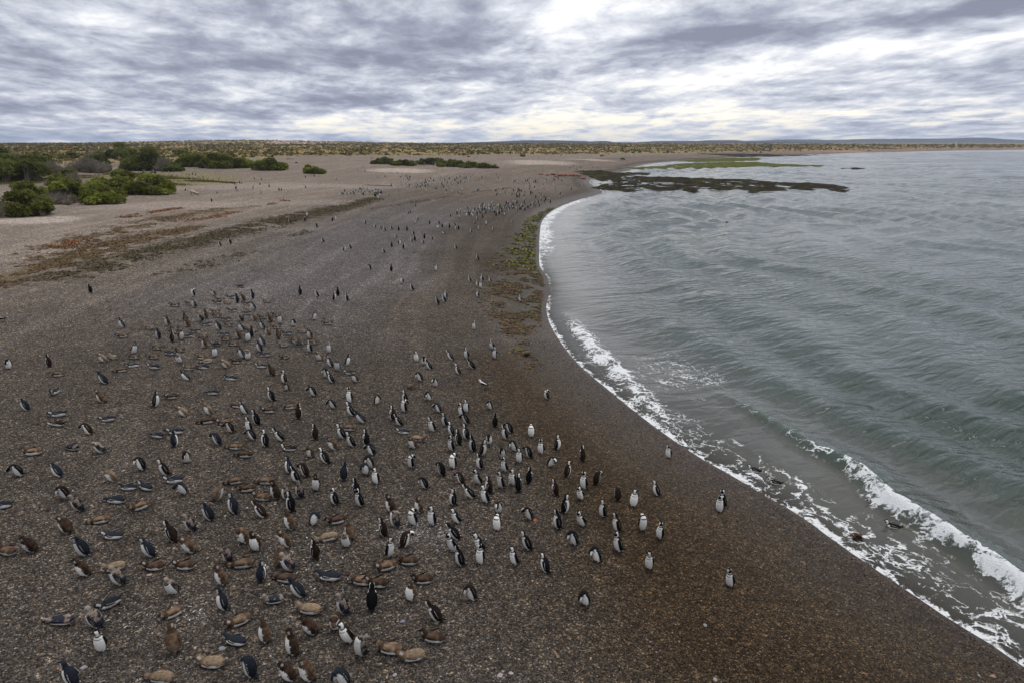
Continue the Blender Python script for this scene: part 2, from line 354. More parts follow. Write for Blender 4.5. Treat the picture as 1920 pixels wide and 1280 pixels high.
# ---- loose shingle lying on the near beach (too many to count)
def shingle_stones():
    n = 240000
    # even cover of the visible near beach, thinner with distance
    yy = 9 + 34 * rng.random(n * 2) ** 1.35; xx = (rng.random(n * 2) - .5) * 2 * (.82 * yy + 2)
    ss_ = shore(xx, yy); k = ss_ > .25; xx, yy, ss_ = xx[k][:n], yy[k][:n], ss_[k][:n]
    zz_ = zterr(xx, yy, ss_)
    sc = .011 + .013 * rng.random(len(xx)) ** 2 + .022 * (rng.random(len(xx)) > .975) * rng.random(len(xx))
    me = bpy.data.meshes.new('shingle_stones'); me.vertices.add(len(xx))
    me.vertices.foreach_set('co', np.stack([xx, yy, zz_ + sc * .15], 1).astype(np.float32).ravel())
    a = me.attributes.new('scl', 'FLOAT', 'POINT'); a.data.foreach_set('value', sc.astype(np.float32))
    a = me.attributes.new('wet', 'FLOAT', 'POINT'); a.data.foreach_set('value', (1 - sstep((ss_ + 5 * (fbm(xx / 8, yy / 8, 3, 51) - .5)) / np.interp(yy, [14, 24, 45], [1.15, .85, .55]), 6, 12.5)).astype(np.float32))
    o = bpy.data.objects.new('shingle_stones', me); COL.objects.link(o)
    import bmesh
    bm = bmesh.new(); bmesh.ops.create_icosphere(bm, subdivisions=1, radius=1.0)
    for v in bm.verts:
        v.co *= random.uniform(.8, 1.15); v.co.z *= .6; v.co.x *= 1.25
    pm = bpy.data.meshes.new('stone'); bm.to_mesh(pm); bm.free(); pm.shade_smooth()
    m, t = new_mat('loose_stone')
    rnd = t.n('ShaderNodeObjectInfo').outputs['Random']
    wet = t.n('ShaderNodeAttribute', attribute_name='wet', attribute_type='INSTANCER').outputs['Fac']
    cd_ = t.ramp(rnd, [(0, (.022, .021, .021)), (.3, (.050, .044, .038)), (.55, (.085, .074, .062)), (.72, (.080, .084, .092)), (.86, (.13, .104, .076)), (.95, (.17, .155, .14)), (1, (.36, .345, .33))], 'LINEAR')
    cw = t.ramp(rnd, [(0, (.012, .009, .007)), (.3, (.034, .022, .013)), (.55, (.064, .041, .022)), (.75, (.045, .038, .032)), (.88, (.105, .068, .034)), (.97, (.13, .10, .065)), (1, (.28, .25, .22))], 'LINEAR')
    b_ = t.n('ShaderNodeBsdfPrincipled', {'Base Color': t.mix(wet, cd_, cw), 'Roughness': .7, 'Specular IOR Level': .15})
    finish(m, t, b_.outputs[0]); pm.materials.append(m)
    po = bpy.data.objects.new('stone_shape', pm)            # only instanced, never linked to the scene itself
    ng = bpy.data.node_groups.new('scatter', 'GeometryNodeTree'); g = NT(ng)
    ng.interface.new_socket('Geometry', in_out='INPUT', socket_type='NodeSocketGeometry'); ng.interface.new_socket('Geometry', in_out='OUTPUT', socket_type='NodeSocketGeometry')
    gi = g.n('NodeGroupInput'); go = g.n('NodeGroupOutput')
    oi = g.n('GeometryNodeObjectInfo', {'Object': po, 'As Instance': True})
    na = g.n('GeometryNodeInputNamedAttribute', data_type='FLOAT'); na.inputs['Name'].default_value = 'scl'
    rv = g.n('FunctionNodeRandomValue', data_type='FLOAT_VECTOR'); rv.inputs['Min'].default_value = (-.4, -.4, 0); rv.inputs['Max'].default_value = (.4, .4, 6.28)
    io = g.n('GeometryNodeInstanceOnPoints', {'Points': gi.outputs[0], 'Instance': oi.outputs['Geometry'], 'Rotation': rv.outputs[0], 'Scale': na.outputs[0]})
    g.set(go.inputs[0], io.outputs[0])
    md = o.modifiers.new('scatter', 'NODES'); md.node_group = ng
    tag(o, 'loose dark shingle stones covering the near beach', 'shingle', kind='stuff')
shingle_stones()

# ------------------------------------------------------------------ far hills on the skyline
def hill_mat(name, c1, c2, sc):
    m, t = new_mat(name); pos = t.n('ShaderNodeNewGeometry').outputs['Position']
    f = t.noise(pos, sc, 5, .6)
    b_ = t.n('ShaderNodeBsdfPrincipled', {'Base Color': t.mix(f, c1 + (1,), c2 + (1,)), 'Roughness': .95, 'Specular IOR Level': .1})
    return finish(m, t, b_.outputs[0])
HILLM = hill_mat('far_scrub_hill', (.035, .038, .034), (.065, .060, .045), .012)
def hill(name, prof, dist, depth, mat):
    """prof: photo pixels of the skyline; the ridge stands at the given distance with slopes falling before and behind it"""
    pr = np.array(prof, float); us = np.linspace(pr[0, 0], pr[-1, 0], 160); vs = np.interp(us, pr[:, 0], pr[:, 1])
    vs = vs + .35 * (fbm(us / 9, us * 0 + dist, 3, 5) - .5)
    rows = []; 
    dx_, dy_, dz_ = ray(us, vs); tt = dist / dy_; top = CAMZ + dz_ * tt
    taper = np.clip(np.minimum(us - us[0], us[-1] - us) / 30, 0, 1)
    for k, (off, f) in enumerate([(-depth, 0), (-depth * .55, .45), (-depth * .2, .86), (0, 1.0), (depth * .35, 1.0), (depth, .0)]):
        zt = 9 + (top - 9) * f * (.3 + .7 * taper)
        yy = dist + off + 40 * (fbm(us / 60, us * 0 + k, 2, 8) - .5)
        rows.append(np.stack([dx_ * tt, yy, zt], 1))
    V = np.concatenate(rows); F = grid_faces(6, 160)
    return tag(mesh_obj(name, V, F, mat, smooth=True), kind='structure')
hill('hills', [(640, 270), (860, 268), (940, 265.5), (985, 263.5), (1040, 263.5), (1085, 264.5), (1110, 266), (1136, 264.5), (1145, 267), (1200, 267.5), (1240, 265), (1320, 264.8), (1500, 267), (1560, 269)], 3600, 500, HILLM)
hill('mesa_hills', [(1290, 268), (1335, 263.2), (1380, 263.0), (1392, 265.5), (1440, 264), (1470, 262), (1530, 262.2), (1560, 263.5), (1640, 261), (1690, 261), (1705, 260.4), (1790, 260.2), (1850, 258.6), (1870, 261.0), (1930, 263), (2100, 262), (2300, 265)], 7600, 700, HILLM)
hill('cone_hill', [(60, 276), (88, 273.0), (100, 271.0), (114, 269.2), (126, 271.8), (150, 273.2), (240, 273.5), (330, 275)], 5200, 400, HILLM)
hill('low_hill', [(200, 270), (330, 268.6), (420, 266.8), (470, 265.5), (540, 266.8), (640, 268.4), (760, 269)], 2500, 300, HILLM)

# ------------------------------------------------------------------ sea
BRK = catmull(on_plane([(1300, 700), (1340, 726), (1400, 765), (1470, 805), (1530, 842), (1600, 880), (1650, 925), (1700, 962), (1760, 1000), (1830, 1045), (1900, 1090), (1990, 1150), (2110, 1225), (2290, 1330), (2500, 1440)], .1), 3)
BRKA = [0, 0, .45, .5, .62, .85, .95, 1, 1, 1, 1, 1, .9, .6, 0]; BRKF = [0, 0, .35, .25, .55, .75, 1, 1, 1, 1, 1, 1, .8, .5, 0]
BR2 = catmull(on_plane([(1056, 585), (1078, 606), (1100, 638), (1140, 680), (1180, 722), (1215, 762), (1262, 806), (1300, 836)]), 3)
BR2A = [0, .6, 1, 1, 1, .75, .4, 0]
BR3 = catmull(on_plane([(1340, 800), (1385, 832), (1440, 872), (1500, 905), (1530, 945), (1600, 995), (1680, 1050)]), 3)
BR3A = [0, .5, .8, .9, .8, .3, 0]
def sea_fields(x, y):
    s = shore(x, y).ravel(); x = x.ravel(); y = y.ravel(); d = -s
    dist = np.hypot(x, y)
    ph = 3.2 * fbm(x / 30, y / 30, 2, 101)
    env = sstep(d, 1.0, 9) 
    sw = np.sin(2 * np.pi * (d / 8.5 + ph)); z = (.13 + .05 * sstep(dist, 30, 120)) * env * (.35 + .65 * sstep(reefd(x, y), 0, 14)) * (sw + .35 * sw * np.abs(sw)) * (.4 + 1.2 * fbm(x / 22, y / 22, 2, 111))
    ca, sa = math.cos(R(35)), math.sin(R(35)); xr, yr = x * ca + y * sa, -x * sa + y * ca
    chop = fbm(xr / 3.4, yr / 1.1, 2, 121) - .5 + .6 * (fbm(x / 3.0, y / 1.0, 2, 131) - .5)
    z = z + env * (.09 + .14 * sstep(dist, 30, 160)) * chop * (1 - .75 * sstep(dist, 220, 700))
    z = z + .012 * sstep(d, .0, 1.0)
    foam = np.zeros_like(x); green = np.zeros_like(x)
    rag = fbm(x / .8, y / .8, 4, 141) - .5; rag2 = fbm(x / 4, y / 4, 3, 151) - .5
    # main breaker
    r, sg, par = polydist(x, y, BRK, True); q = r * np.sign(sg)            # >0 on one side
    side = -1.0
    # find shoreward side: sample
    w = np.where(q * SEASIDE > 0, 1.0, -1.0) * r                            # w > 0 seaward of the crest
    a = np.interp(par / 3, range(len(BRKA)), BRKA); f = np.interp(par / 3, range(len(BRKF)), BRKF)
    w = w + .5 * rag2
    prof = np.where(w > 0, np.exp(-(w / 1.5) ** 2), np.exp(-(w / .42) ** 2))
    ok = r < 6
    z = np.where(ok, z * (1 - .6 * np.exp(-(w / 2) ** 2)) + .55 * a * prof, z)
    fr = sstep(w + .6 * rag2, -.95, -.10) * (1 - sstep(w + .5 * rag, -.05, .22))
    foam = np.maximum(foam, np.where(ok, fr * f * (1.02 + .8 * rag), 0))
    z = z + np.where(ok, fr * f * .30 * np.maximum(rag + .35, 0), 0)
    green = np.maximum(green, np.where(ok, a * (1 - .6 * f) * np.exp(-((w + .05) / .40) ** 2), 0))
    foam = np.maximum(foam, np.where(ok & (w < 0), .30 * f * sstep(par / 3, 6, 8.5) * sstep(w, -5.5, -1.5) + .10 * f * rag2, 0))
    # bores nearer the beach
    for B, Ba, hgt, wid in ((BR2, BR2A, .22, .9), (BR3, BR3A, .10, .30)):
        r, sg, par = polydist(x, y, B, True); w = np.where(sg * SEASIDE > 0, 1.0, -1.0) * r + .35 * rag2
        a = np.interp(par / 3, range(len(Ba)), Ba); ok = r < 5
        prof = np.where(w > 0, np.exp(-(w / 1.3) ** 2), np.exp(-(w / .5) ** 2)); z = z + np.where(ok, hgt * a * prof, 0)
        fr = sstep(w, -1.3 * wid, -.3 * wid) * (1 - sstep(w + .6 * rag, .2 * wid, 1.3 * wid))
        foam = np.maximum(foam, np.where(ok, fr * a * (.84 + 1.1 * rag), 0))
        foam = np.maximum(foam, np.where(ok & (w < 0), .20 * a * sstep(w, -2.2, -.5), 0))
    # swash: bright edge, lace behind it
    edge = (1 - sstep(d + .5 * rag, .10, .42)) * (d > -1)
    farw = sstep(y, 60, 95)
    edge = np.maximum(edge, (1 - sstep(d + 1.6 * rag + 1.2 * rag2, .8, 2.6)) * farw * (1 - sstep(y, 150, 180)))
    gap = sstep(y, 50, 58) * (1 - sstep(y, 64, 74))
    foam = np.maximum(foam, edge * (.9 - .45 * gap))
    lace = (1 - sstep(d, 1.0, 3.4)) * .44 * (1 - sstep(y, 30, 50)) + .12 * rag2
    foam = np.maximum(foam, lace * (d < 6))
    # drifting lace beyond the first bore
    cx, cy = on_plane([(1270, 700)])[0]
    foam = np.maximum(foam, .40 * np.exp(-((x - cx) / 3.2) ** 2 - ((y - cy) / 5.5) ** 2))
    # little white water along the reefs
    foam = np.maximum(foam, .5 * (y > 150) * (y < 215) * (1 - sstep(reefd(x, y), .2, 1.6)) * sstep(rag2, .02, .18))
    return z, foam, green, d, s
REEF = on_plane([(1088, 327), (1130, 325), (1200, 331), (1300, 335), (1380, 336), (1460, 342), (1540, 345), (1600, 350), (1615, 353), (1560, 356), (1500, 356), (1455, 359), (1410, 361), (1380, 355), (1340, 358), (1290, 357), (1235, 358), (1180, 360), (1140, 357), (1105, 356), (1130, 346), (1150, 340), (1110, 333)])
def reefd(x, y):
    d = polydist(x, y, np.vstack([REEF, REEF[:1]])); return np.where(inside(np.asarray(x).ravel(), np.asarray(y).ravel(), REEF), 0, d)
# which side of the breaker line is the open sea
_r, _s, _p = polydist(np.array([60.0]), np.array([30.0]), BRK, True); SEASIDE = float(np.sign(_s[0]))
sxs = np.concatenate([np.arange(-2, 30, .13), 30 + (np.geomspace(1, 5200, 300) - 1)])
sys_ = np.concatenate([np.arange(2, 14, .6), np.arange(14, 46, .14), 46 + np.cumsum(np.maximum(.2, .0085 * (46 + np.arange(0, 420) * .9)))])
sys_ = np.concatenate([sys_, sys_[-1] + np.geomspace(4, 2600, 90)])
SX, SY = np.meshgrid(sxs, sys_)
sh0 = shore(SX, SY).ravel()
F = grid_faces(len(sys_), len(sxs), (sh0 < .8) & (SY.ravel() < 3500))
V = np.stack([SX.ravel(), SY.ravel(), 0 * sh0], 1)
V, F = compact(V, F)[:2]
z, foam, green, dsh, s_ = sea_fields(V[:, 0], V[:, 1])
V[:, 2] = z
depth = np.maximum(z - np.interp(s_, ZS, ZZ), 0)
def sea_mat():
    m, t = new_mat('sea_water')
    pos = t.n('ShaderNodeNewGeometry').outputs['Position']
    at = lambda n: t.n('ShaderNodeAttribute', attribute_name=n).outputs['Fac']
    foam, dep, grn = at('foam'), at('depth'), at('green')
    sp = t.n('ShaderNodeSeparateXYZ', {0: pos}).outputs
    # ripples run roughly along the shore; finer close by, broad farther out
    ca, sa = math.cos(R(28)), math.sin(R(28))
    xr = t.m('ADD', t.m('MULTIPLY', sp[0], ca), t.m('MULTIPLY', sp[1], sa)); yr = t.m('SUBTRACT', t.m('MULTIPLY', sp[1], ca), t.m('MULTIPLY', sp[0], sa))
    q1 = t.noise(t.xyz(t.m('MULTIPLY', xr, .38), yr), 1.9, 3, .45, .5)
    q2 = t.noise(t.xyz(t.m('MULTIPLY', xr, .35), yr), .26, 3, .5, .5)
    q3 = t.noise(t.xyz(sp[0], t.m('MULTIPLY', sp[1], .45)), 4.5, 3, .55, .2)
    hgt = t.m('ADD', t.m('ADD', t.m('MULTIPLY', q1, .25), t.m('MULTIPLY', q2, .90)), t.m('MULTIPLY', q3, .022))
    bp = t.n('ShaderNodeBump', {'Height': hgt, 'Strength': t.m('MULTIPLY', t.m('ADD', .14, t.m('MULTIPLY', t.ss(dep, .1, 1.4), .86)), t.m('ADD', .45, t.m('MULTIPLY', t.ss(t.noise(t.xyz(t.m('MULTIPLY', xr, .5), yr), .055, 3, .6), .3, .7), .75))), 'Distance': 1.0})
    wc = t.mix(t.ss(dep, .05, 1.6), (.070, .068, .057, 1), (.026, .045, .037, 1))
    wc = t.mix(t.m('MULTIPLY', grn, .6), wc, (.040, .092, .068, 1))
    water = t.n('ShaderNodeBsdfPrincipled', {'Base Color': wc, 'Roughness': .10, 'IOR': 1.333, 'Normal': bp.outputs[0]})
    tr = t.n('ShaderNodeBsdfTransparent', {'Color': (.80, .82, .78, 1)})
    clear = t.m('MULTIPLY', t.m('POWER', 2.718, t.m('MULTIPLY', dep, -9.0)), .8)
    w2 = t.n('ShaderNodeMixShader', {0: clear, 1: water.outputs[0], 2: tr.outputs[0]})
    # lacy foam: bubbles gather along the edges of a warped cell pattern
    wv = t.vm('ADD', t.xyz(t.m('MULTIPLY', xr, 1.0), t.m('MULTIPLY', yr, .62)), t.vm('SCALE', t.vm('SUBTRACT', t.noise(pos, .8, 4, .6, out=1), (.5, .5, .5)), scale=1.5))
    rid = lambda sc, w: t.ss(t.m('ABSOLUTE', t.m('SUBTRACT', t.noise(wv, sc, 3, .5), .5)), 0.0, w)
    thr = t.m('ADD', t.m('MULTIPLY', rid(1.6, .075), .50), t.m('MULTIPLY', rid(4.2, .10), .26))
    thr = t.m('ADD', thr, t.m('MULTIPLY', t.m('SUBTRACT', t.noise(pos, .55, 3, .6), .5), .9))
    thr = t.m('ADD', thr, t.m('MULTIPLY', t.m('SUBTRACT', t.noise(pos, 7.0, 4, .7), .5), .45))
    ff = t.ss(t.m('SUBTRACT', foam, thr), .04, .46)
    ff = t.m('MULTIPLY', ff, t.ss(foam, .12, .3))
    fb = t.n('ShaderNodeBump', {'Height': t.noise(pos, 14.0, 4, .65), 'Strength': .8, 'Distance': .06})
    fo = t.n('ShaderNodeBsdfPrincipled', {'Base Color': (.66, .68, .69, 1), 'Roughness': .75, 'Normal': fb.outputs[0]})
    sh = t.n('ShaderNodeMixShader', {0: ff, 1: w2.outputs[0], 2: fo.outputs[0]})
    return finish(m, t, sh.outputs[0])
tag(mesh_obj('sea', V, F, sea_mat(), smooth=True, attrs={'foam': foam, 'depth': depth, 'green': green}), kind='structure')

# ------------------------------------------------------------------ vertex-coloured materials
def attr_mat(name, rough=.8, var=.25, sc=6.0, spec=.3, trans=0.0, rnd=0.0):
    m, t = new_mat(name)
    c = t.n('ShaderNodeAttribute', attribute_name='Col').outputs['Color']
    co = t.n('ShaderNodeTexCoord').outputs['Object']
    f = t.noise(co, sc, 4, .6)
    c = t.mix(1.0, c, t.ramp(f, [(.25, (1 - var,) * 3), (.75, (1 + var,) * 3)]), 'MULTIPLY')
    if rnd:
        r = t.n('ShaderNodeObjectInfo').outputs['Random']
        c = t.mix(1.0, c, t.ramp(r, [(0, (1 - rnd,) * 3), (1, (1 + rnd, 1 + rnd, 1 + rnd * .9))]), 'MULTIPLY')
    b_ = t.n('ShaderNodeBsdfPrincipled', {'Base Color': c, 'Roughness': rough, 'Specular IOR Level': spec})
    out = b_.outputs[0]
    if trans:
        tl = t.n('ShaderNodeBsdfTranslucent', {'Color': c}); out = t.n('ShaderNodeMixShader', {0: trans, 1: out, 2: tl.outputs[0]}).outputs[0]
    return finish(m, t, out)
WEEDM = attr_mat('seaweed', .7, .3, 9.0, .12); ROCKM = attr_mat('reef_rock', .95, .35, 1.4, .05); LEAFM = attr_mat('leaves', .75, .2, 1.0, .1, .42); BARKM = attr_mat('bark', .9, .25, 4.0, .1)
FEATHM = attr_mat('plumage', .85, .22, 26.0, .04, 0.0, .22); STONEM = attr_mat('stone', .8, .25, 14.0); SCRUBM = attr_mat('scrub', .9, .2, .3, .1)

# ------------------------------------------------------------------ seaweed and wrack (uncountable scraps)
def flakes(name, P, size, palette, label, lift=.02, flat=.5, cat='seaweed'):
    """one bent, ragged blade of weed for every row of P (x, y)"""
    P = P[shore(P[:, 0], P[:, 1]) > .5]; n = len(P); z = np.maximum(zterr(P[:, 0], P[:, 1]), 0) + lift
    L = size * (.5 + rng.random(n)); Wd = L * (.25 + .35 * rng.random(n)); a = rng.random(n) * 6.283
    ux, uy = np.cos(a), np.sin(a); vx, vy = -uy, ux
    h = L * flat * rng.random(n)
    pts = []
    for (p, q, k) in [(-1, -.3, .0), (-.9, .5, .15), (0, -.8, .7), (.1, .7, 1.0), (1, -.4, .25), (.8, .6, .1)]:
        j = .3 * (rng.random((n, 2)) - .5)
        pts.append(np.stack([P[:, 0] + L * .5 * (p + j[:, 0]) * ux + Wd * .5 * (q + j[:, 1]) * vx, P[:, 1] + L * .5 * (p + j[:, 0]) * uy + Wd * .5 * (q + j[:, 1]) * vy, z + h * k], 1))
    V = np.stack(pts, 1).reshape(-1, 3); b = np.arange(n)[:, None] * 6
    F = np.concatenate([b + np.array([[0, 2, 3, 1]]), b + np.array([[2, 4, 5, 3]])]).astype(int)
    pal = np.array(palette); c = pal[rng.integers(0, len(pal), n)] * (.6 + .8 * rng.random((n, 1)))
    return tag(mesh_obj(name, V, F, WEEDM, cols=np.repeat(c, 6, 0)), label, cat, kind='stuff')
def along(pl, n, hw, clump=.55, sc=3.0, sd=1, ends=True):
    """n points scattered over a ground band that follows photo-traced landmarks"""
    g = ground([p[0] for p in pl], [p[1] for p in pl])[:, :2]; g = catmull(g, 6)
    seg = np.hypot(*np.diff(g, axis=0).T); cum = np.r_[0, np.cumsum(seg)]
    out = []
    while sum(len(o) for o in out) < n:
        t = rng.random(n * 2) * cum[-1]; px_ = np.interp(t, cum, g[:, 0]); py_ = np.interp(t, cum, g[:, 1])
        w = np.interp(t, cum, np.interp(np.linspace(0, 1, len(g)), np.linspace(0, 1, len(hw)), hw))
        px_ = px_ + rng.normal(0, .5, n * 2) * w; py_ = py_ + rng.normal(0, .5, n * 2) * w
        k = fbm(px_ / sc, py_ / sc, 3, sd) > clump
        out.append(np.stack([px_[k], py_[k]], 1))
    return np.concatenate(out)[:n]
GOLD = [(.105, .058, .020), (.085, .048, .018), (.13, .078, .028), (.050, .034, .016), (.09, .072, .03)]
DARK = [(.040, .028, .014), (.060, .042, .018), (.085, .060, .022), (.025, .020, .012), (.075, .065, .025)]
RUST = [(.17, .075, .030), (.13, .055, .022), (.20, .10, .045)]
GREEN = [(.085, .088, .008), (.11, .108, .012), (.04, .044, .008), (.13, .12, .02), (.022, .02, .01), (.03, .022, .01)]
flakes('golden_wrack', np.concatenate([along([(-40, 540), (60, 505), (150, 480), (230, 455), (300, 440), (370, 425)], 8000, [2.6, 3.0, 2.4, 1.6], .44, 1.2), along([(60, 480), (200, 440), (330, 405), (430, 390)], 3000, [3.5, 3.5, 2.0], .50, 1.4)]), .36, GOLD, 'golden brown dried seaweed strewn along the upper beach', .01, .2)
flakes('rusty_wrack', np.concatenate([along([(235, 408), (290, 398), (345, 390)], 900, [.9, .8, .5], .40), along([(110, 465), (150, 450), (190, 440)], 350, [1.2, 1.2], .5), along([(350, 415), (400, 408), (440, 398), (560, 372)], 700, [1.6, 1.2, 1.0], .52)]), .34, RUST, 'rust red dried seaweed in thin strips on the upper beach')
flakes('dark_wrack', np.concatenate([along([(120, 520), (250, 480), (350, 455), (420, 437), (520, 415), (600, 398), (660, 385), (705, 372)], 11000, [2.2, 2.4, 2.6, 2.4, 2.2, 1.4], .38, 1.2), along([(660, 395), (740, 385), (800, 376), (880, 362), (960, 352)], 700, [.9, .8, .6], .45),
       along([(590, 428), (560, 440), (480, 470), (400, 492), (300, 520)], 350, [1.2, 1.2], .55), along([(690, 348), (760, 350), (820, 346)], 500, [2.5, 2.0], .5)]), .36, DARK, 'dark brown seaweed wrack in a long band across the beach', .01, .25)
flakes('green_algae', along([(1040, 392), (1016, 405), (1003, 420), (996, 440), (994, 460), (988, 480), (978, 502)], 5200, [.7, 1.1, 1.6, 2.1, 2.4, 2.6, 2.4], .45, 1.2), .5, GREEN, 'bright green algae lying on the shingle at the water line', .01, .25, 'algae')
flakes('brown_kelp', np.concatenate([along([(990, 490), (985, 520), (980, 545), (985, 570), (970, 595), (960, 620)], 6500, [4.0, 3.8, 3.6, 3.0, 1.6, .9], .45, 1.2), along([(965, 600), (972, 640), (985, 665), (990, 690)], 260, [.5, .6, .5], .45, .8)]), .36, DARK + [(.10, .045, .02)], 'dark brown kelp heaped at the water line below the algae', .01, .16)
flakes('beach_scraps', np.concatenate([np.stack([ -26 + 30 * rng.random(160), 24 + 40 * rng.random(160)], 1), along([(60, 560), (110, 570), (190, 590), (300, 560)], 60, [3, 3, 3], .3), along([(395, 490), (430, 480), (460, 505), (500, 510)], 60, [1, 1.2, 1], .3)]), .22, DARK, 'scattered scraps of dark seaweed over the middle of the beach')

flakes('feathers', np.concatenate([along([(760, 985), (800, 1000), (850, 1005)], 220, [1.0, 1.2], .3, .6), along([(350, 1150), (400, 1140)], 60, [.8, .8], .3, .6), along([(480, 1030), (560, 1060), (640, 1040)], 130, [1.4, 1.4], .35, .6), along([(215, 1165), (270, 1170)], 24, [.6, .6], .2, .6), along([(120, 1000), (400, 900), (600, 760)], 260, [6, 6], .3, .6),
       along([(100, 570), (200, 560), (330, 545)], 300, [4, 4], .4)]), .07, [(.30, .29, .28), (.20, .19, .18), (.40, .39, .38)], 'moulted pale feathers scattered on the shingle among the penguins', .008, .3, 'feathers')
# ------------------------------------------------------------------ reefs
def reef(name, poly, hmax, res, palette, label, under=-.35, crev=.5, sd=0, cat='reef', cut=.42):
    P = np.array(poly); lo, hi = P.min(0) - 1, P.max(0) + 1
    xs = np.arange(lo[0], hi[0] + res, res); ys = np.arange(lo[1], hi[1] + res, res); X, Y = np.meshgrid(xs, ys)
    xw = X + 3.0 * (fbm(X / 7, Y / 7, 3, 5 + sd) - .5); yw = Y + 3.0 * (fbm(X / 7, Y / 7, 3, 9 + sd) - .5)
    d = polydist(xw, yw, np.vstack([P, P[:1]])).reshape(X.shape); d = np.where(inside(xw, yw, P), d, -d)
    n1 = fbm(X / 4.5, Y / 4.5, 4, 41 + sd); n2 = fbm(X / 1.3, Y / 1.3, 3, 43 + sd)
    step = np.floor(n1 * 7) / 7 + .2 * n2
    h = np.clip(d * .45, -.6, 1) * hmax * (-.06 + 1.9 * (step - cut)) + .9 * (n2 - .5) * crev
    z = np.maximum(h + np.where(d > 0, .03, -.1), under)
    z = z + np.maximum(zterr(X, Y), 0) * (d > -1)
    V = np.stack([X.ravel(), Y.ravel(), z.ravel()], 1)
    V[:, :2] += (rng.random((len(V), 2)) - .5) * res * .5
    F = grid_faces(len(ys), len(xs), (d > -1.2).ravel())
    pal = np.array(palette); k = np.clip(fbm(X / 2.6, Y / 2.6, 4, 47 + sd).ravel() * 1.7 - .35, 0, .999) * (len(pal) - 1)
    i = k.astype(int); f = (k - i)[:, None]; c = pal[i] * (1 - f) + pal[np.minimum(i + 1, len(pal) - 1)] * f
    c = np.where((z.ravel() < .05)[:, None], c * .6, c)
    V, F, c = compact(V, F, c)
    return tag(mesh_obj(name, V, F, ROCKM, cols=c), label, cat)
RK = [(.010, .008, .006), (.016, .012, .008), (.030, .020, .010), (.014, .011, .007), (.042, .046, .010), (.016, .012, .008)]
reef('reef_ledge', REEF, .52, .7, RK, 'long dark weed-covered rock reef running out from the beach into the sea', crev=.4)
GR = [(.028, .030, .008), (.060, .068, .010), (.092, .100, .014), (.050, .052, .010), (.105, .108, .020), (.034, .032, .010)]
reef('algae_flat', on_plane([(1170, 316), (1240, 312), (1270, 308), (1350, 305), (1420, 305), (1470, 309), (1560, 311.5), (1530, 313), (1400, 313), (1330, 316), (1250, 317), (1200, 318)]), .35, 1.6, GR, 'bright green algae flat reaching into the bay behind the dark reef', crev=.15, sd=3, cat='algae flat', cut=.05)
reef('algae_flat', on_plane([(1270, 303), (1320, 299), (1390, 296.5), (1430, 297), (1425, 301.5), (1370, 303.5), (1310, 305)]), .35, 2.0, GR, 'farthest green algae flat, a dull strip below the distant shore', crev=.15, sd=5, cat='algae flat', cut=.05)
reef('rock_bank', on_plane([(1078, 328), (1120, 324), (1180, 325), (1225, 326.5), (1185, 329), (1150, 337), (1128, 342), (1116, 336), (1100, 333)]), .5, .7, RK + GR[:2], 'low weedy rock bank joining the dark reef to the beach', crev=.4, sd=8, cat='rocks', cut=.25)
reef('rock_shelf', on_plane([(1300, 294.5), (1420, 292), (1560, 290.5), (1500, 293), (1400, 295.5)]), .8, 3.0, RK, 'low black rock shelf on the far shoreline', sd=11, cat='rocks')
for k, (a, l) in enumerate([([(1275, 357.5), (1290, 356.8), (1308, 358), (1298, 360), (1280, 360)], 'small dark rock just below the middle of the long reef'), ([(1555, 357), (1570, 355.5), (1588, 356.5), (1580, 359.5), (1562, 359.5)], 'small dark rock off the seaward tip of the long reef'), ([(1580, 317), (1596, 315.8), (1618, 316.6), (1600, 318)], 'lone flat black rock out in the bay beyond the reefs')]):
    reef('islet', on_plane(a), .9, .5, RK[:4], l, sd=20 + k, cat='rock')
def boulder(name, u, v, r, c, label, cat, flat=.6, sd=0, group=None, z=None):
    import bmesh
    p = gpt(u, v); bm = bmesh.new(); bmesh.ops.create_icosphere(bm, subdivisions=3, radius=1.0)
    co = np.array([w.co[:] for w in bm.verts]); rr = .62 + .75 * fbm(co[:, 0] * 1.3 + sd * 7 + 20, co[:, 1] * 1.3 + co[:, 2] * 1.7 + 20, 3, sd)
    co = co * rr[:, None] * np.array([1.25, .95, flat]) * r; co[:, 2] += r * flat * .45
    for w, q in zip(bm.verts, co): w.co = q
    me = bpy.data.meshes.new(name); bm.to_mesh(me); bm.free(); me.shade_smooth()
    a = me.color_attributes.new('Col', 'FLOAT_COLOR', 'POINT'); k = np.ones((len(co), 4), np.float32); k[:, :3] = c; a.data.foreach_set('color', k.ravel())
    me.materials.append(STONEM); o = bpy.data.objects.new(name, me); COL.objects.link(o)
    o.location = (p[0], p[1], p[2] if z is None else z); o.rotation_euler = (0, 0, sd * 1.7)
    return tag(o, label, cat, group)
RED = [(.24, .105, .07), (.28, .12, .08), (.20, .085, .06)]
for k, (u, v, r) in enumerate([(1014, 328, 1.3), (1026, 329.5, 1.0), (1037, 329, 1.3), (1050, 331, 1.7), (1060, 330, 1.5), (1072, 330.5, 1.6), (1083, 331, 1.3), (1043, 333, 1.0), (1092, 336, 1.2)]):
    boulder('red_rock', u, v, r * .72, RED[k % 3], ['leftmost of the red rocks ashore of the dark reef', 'second red rock from the left ashore of the dark reef', 'third red rock from the left ashore of the dark reef', 'largest red rock, mid row ashore of the dark reef', 'red rock right of the largest one, mid row by the reef', 'third red rock from the right ashore of the dark reef', 'second red rock from the right, close to the reef', 'lowest red rock, in front of the row by the reef', 'rightmost red rock, touching the root of the dark reef'][k], 'rock', .55, k + 1, 'red rocks at the root of the reef')
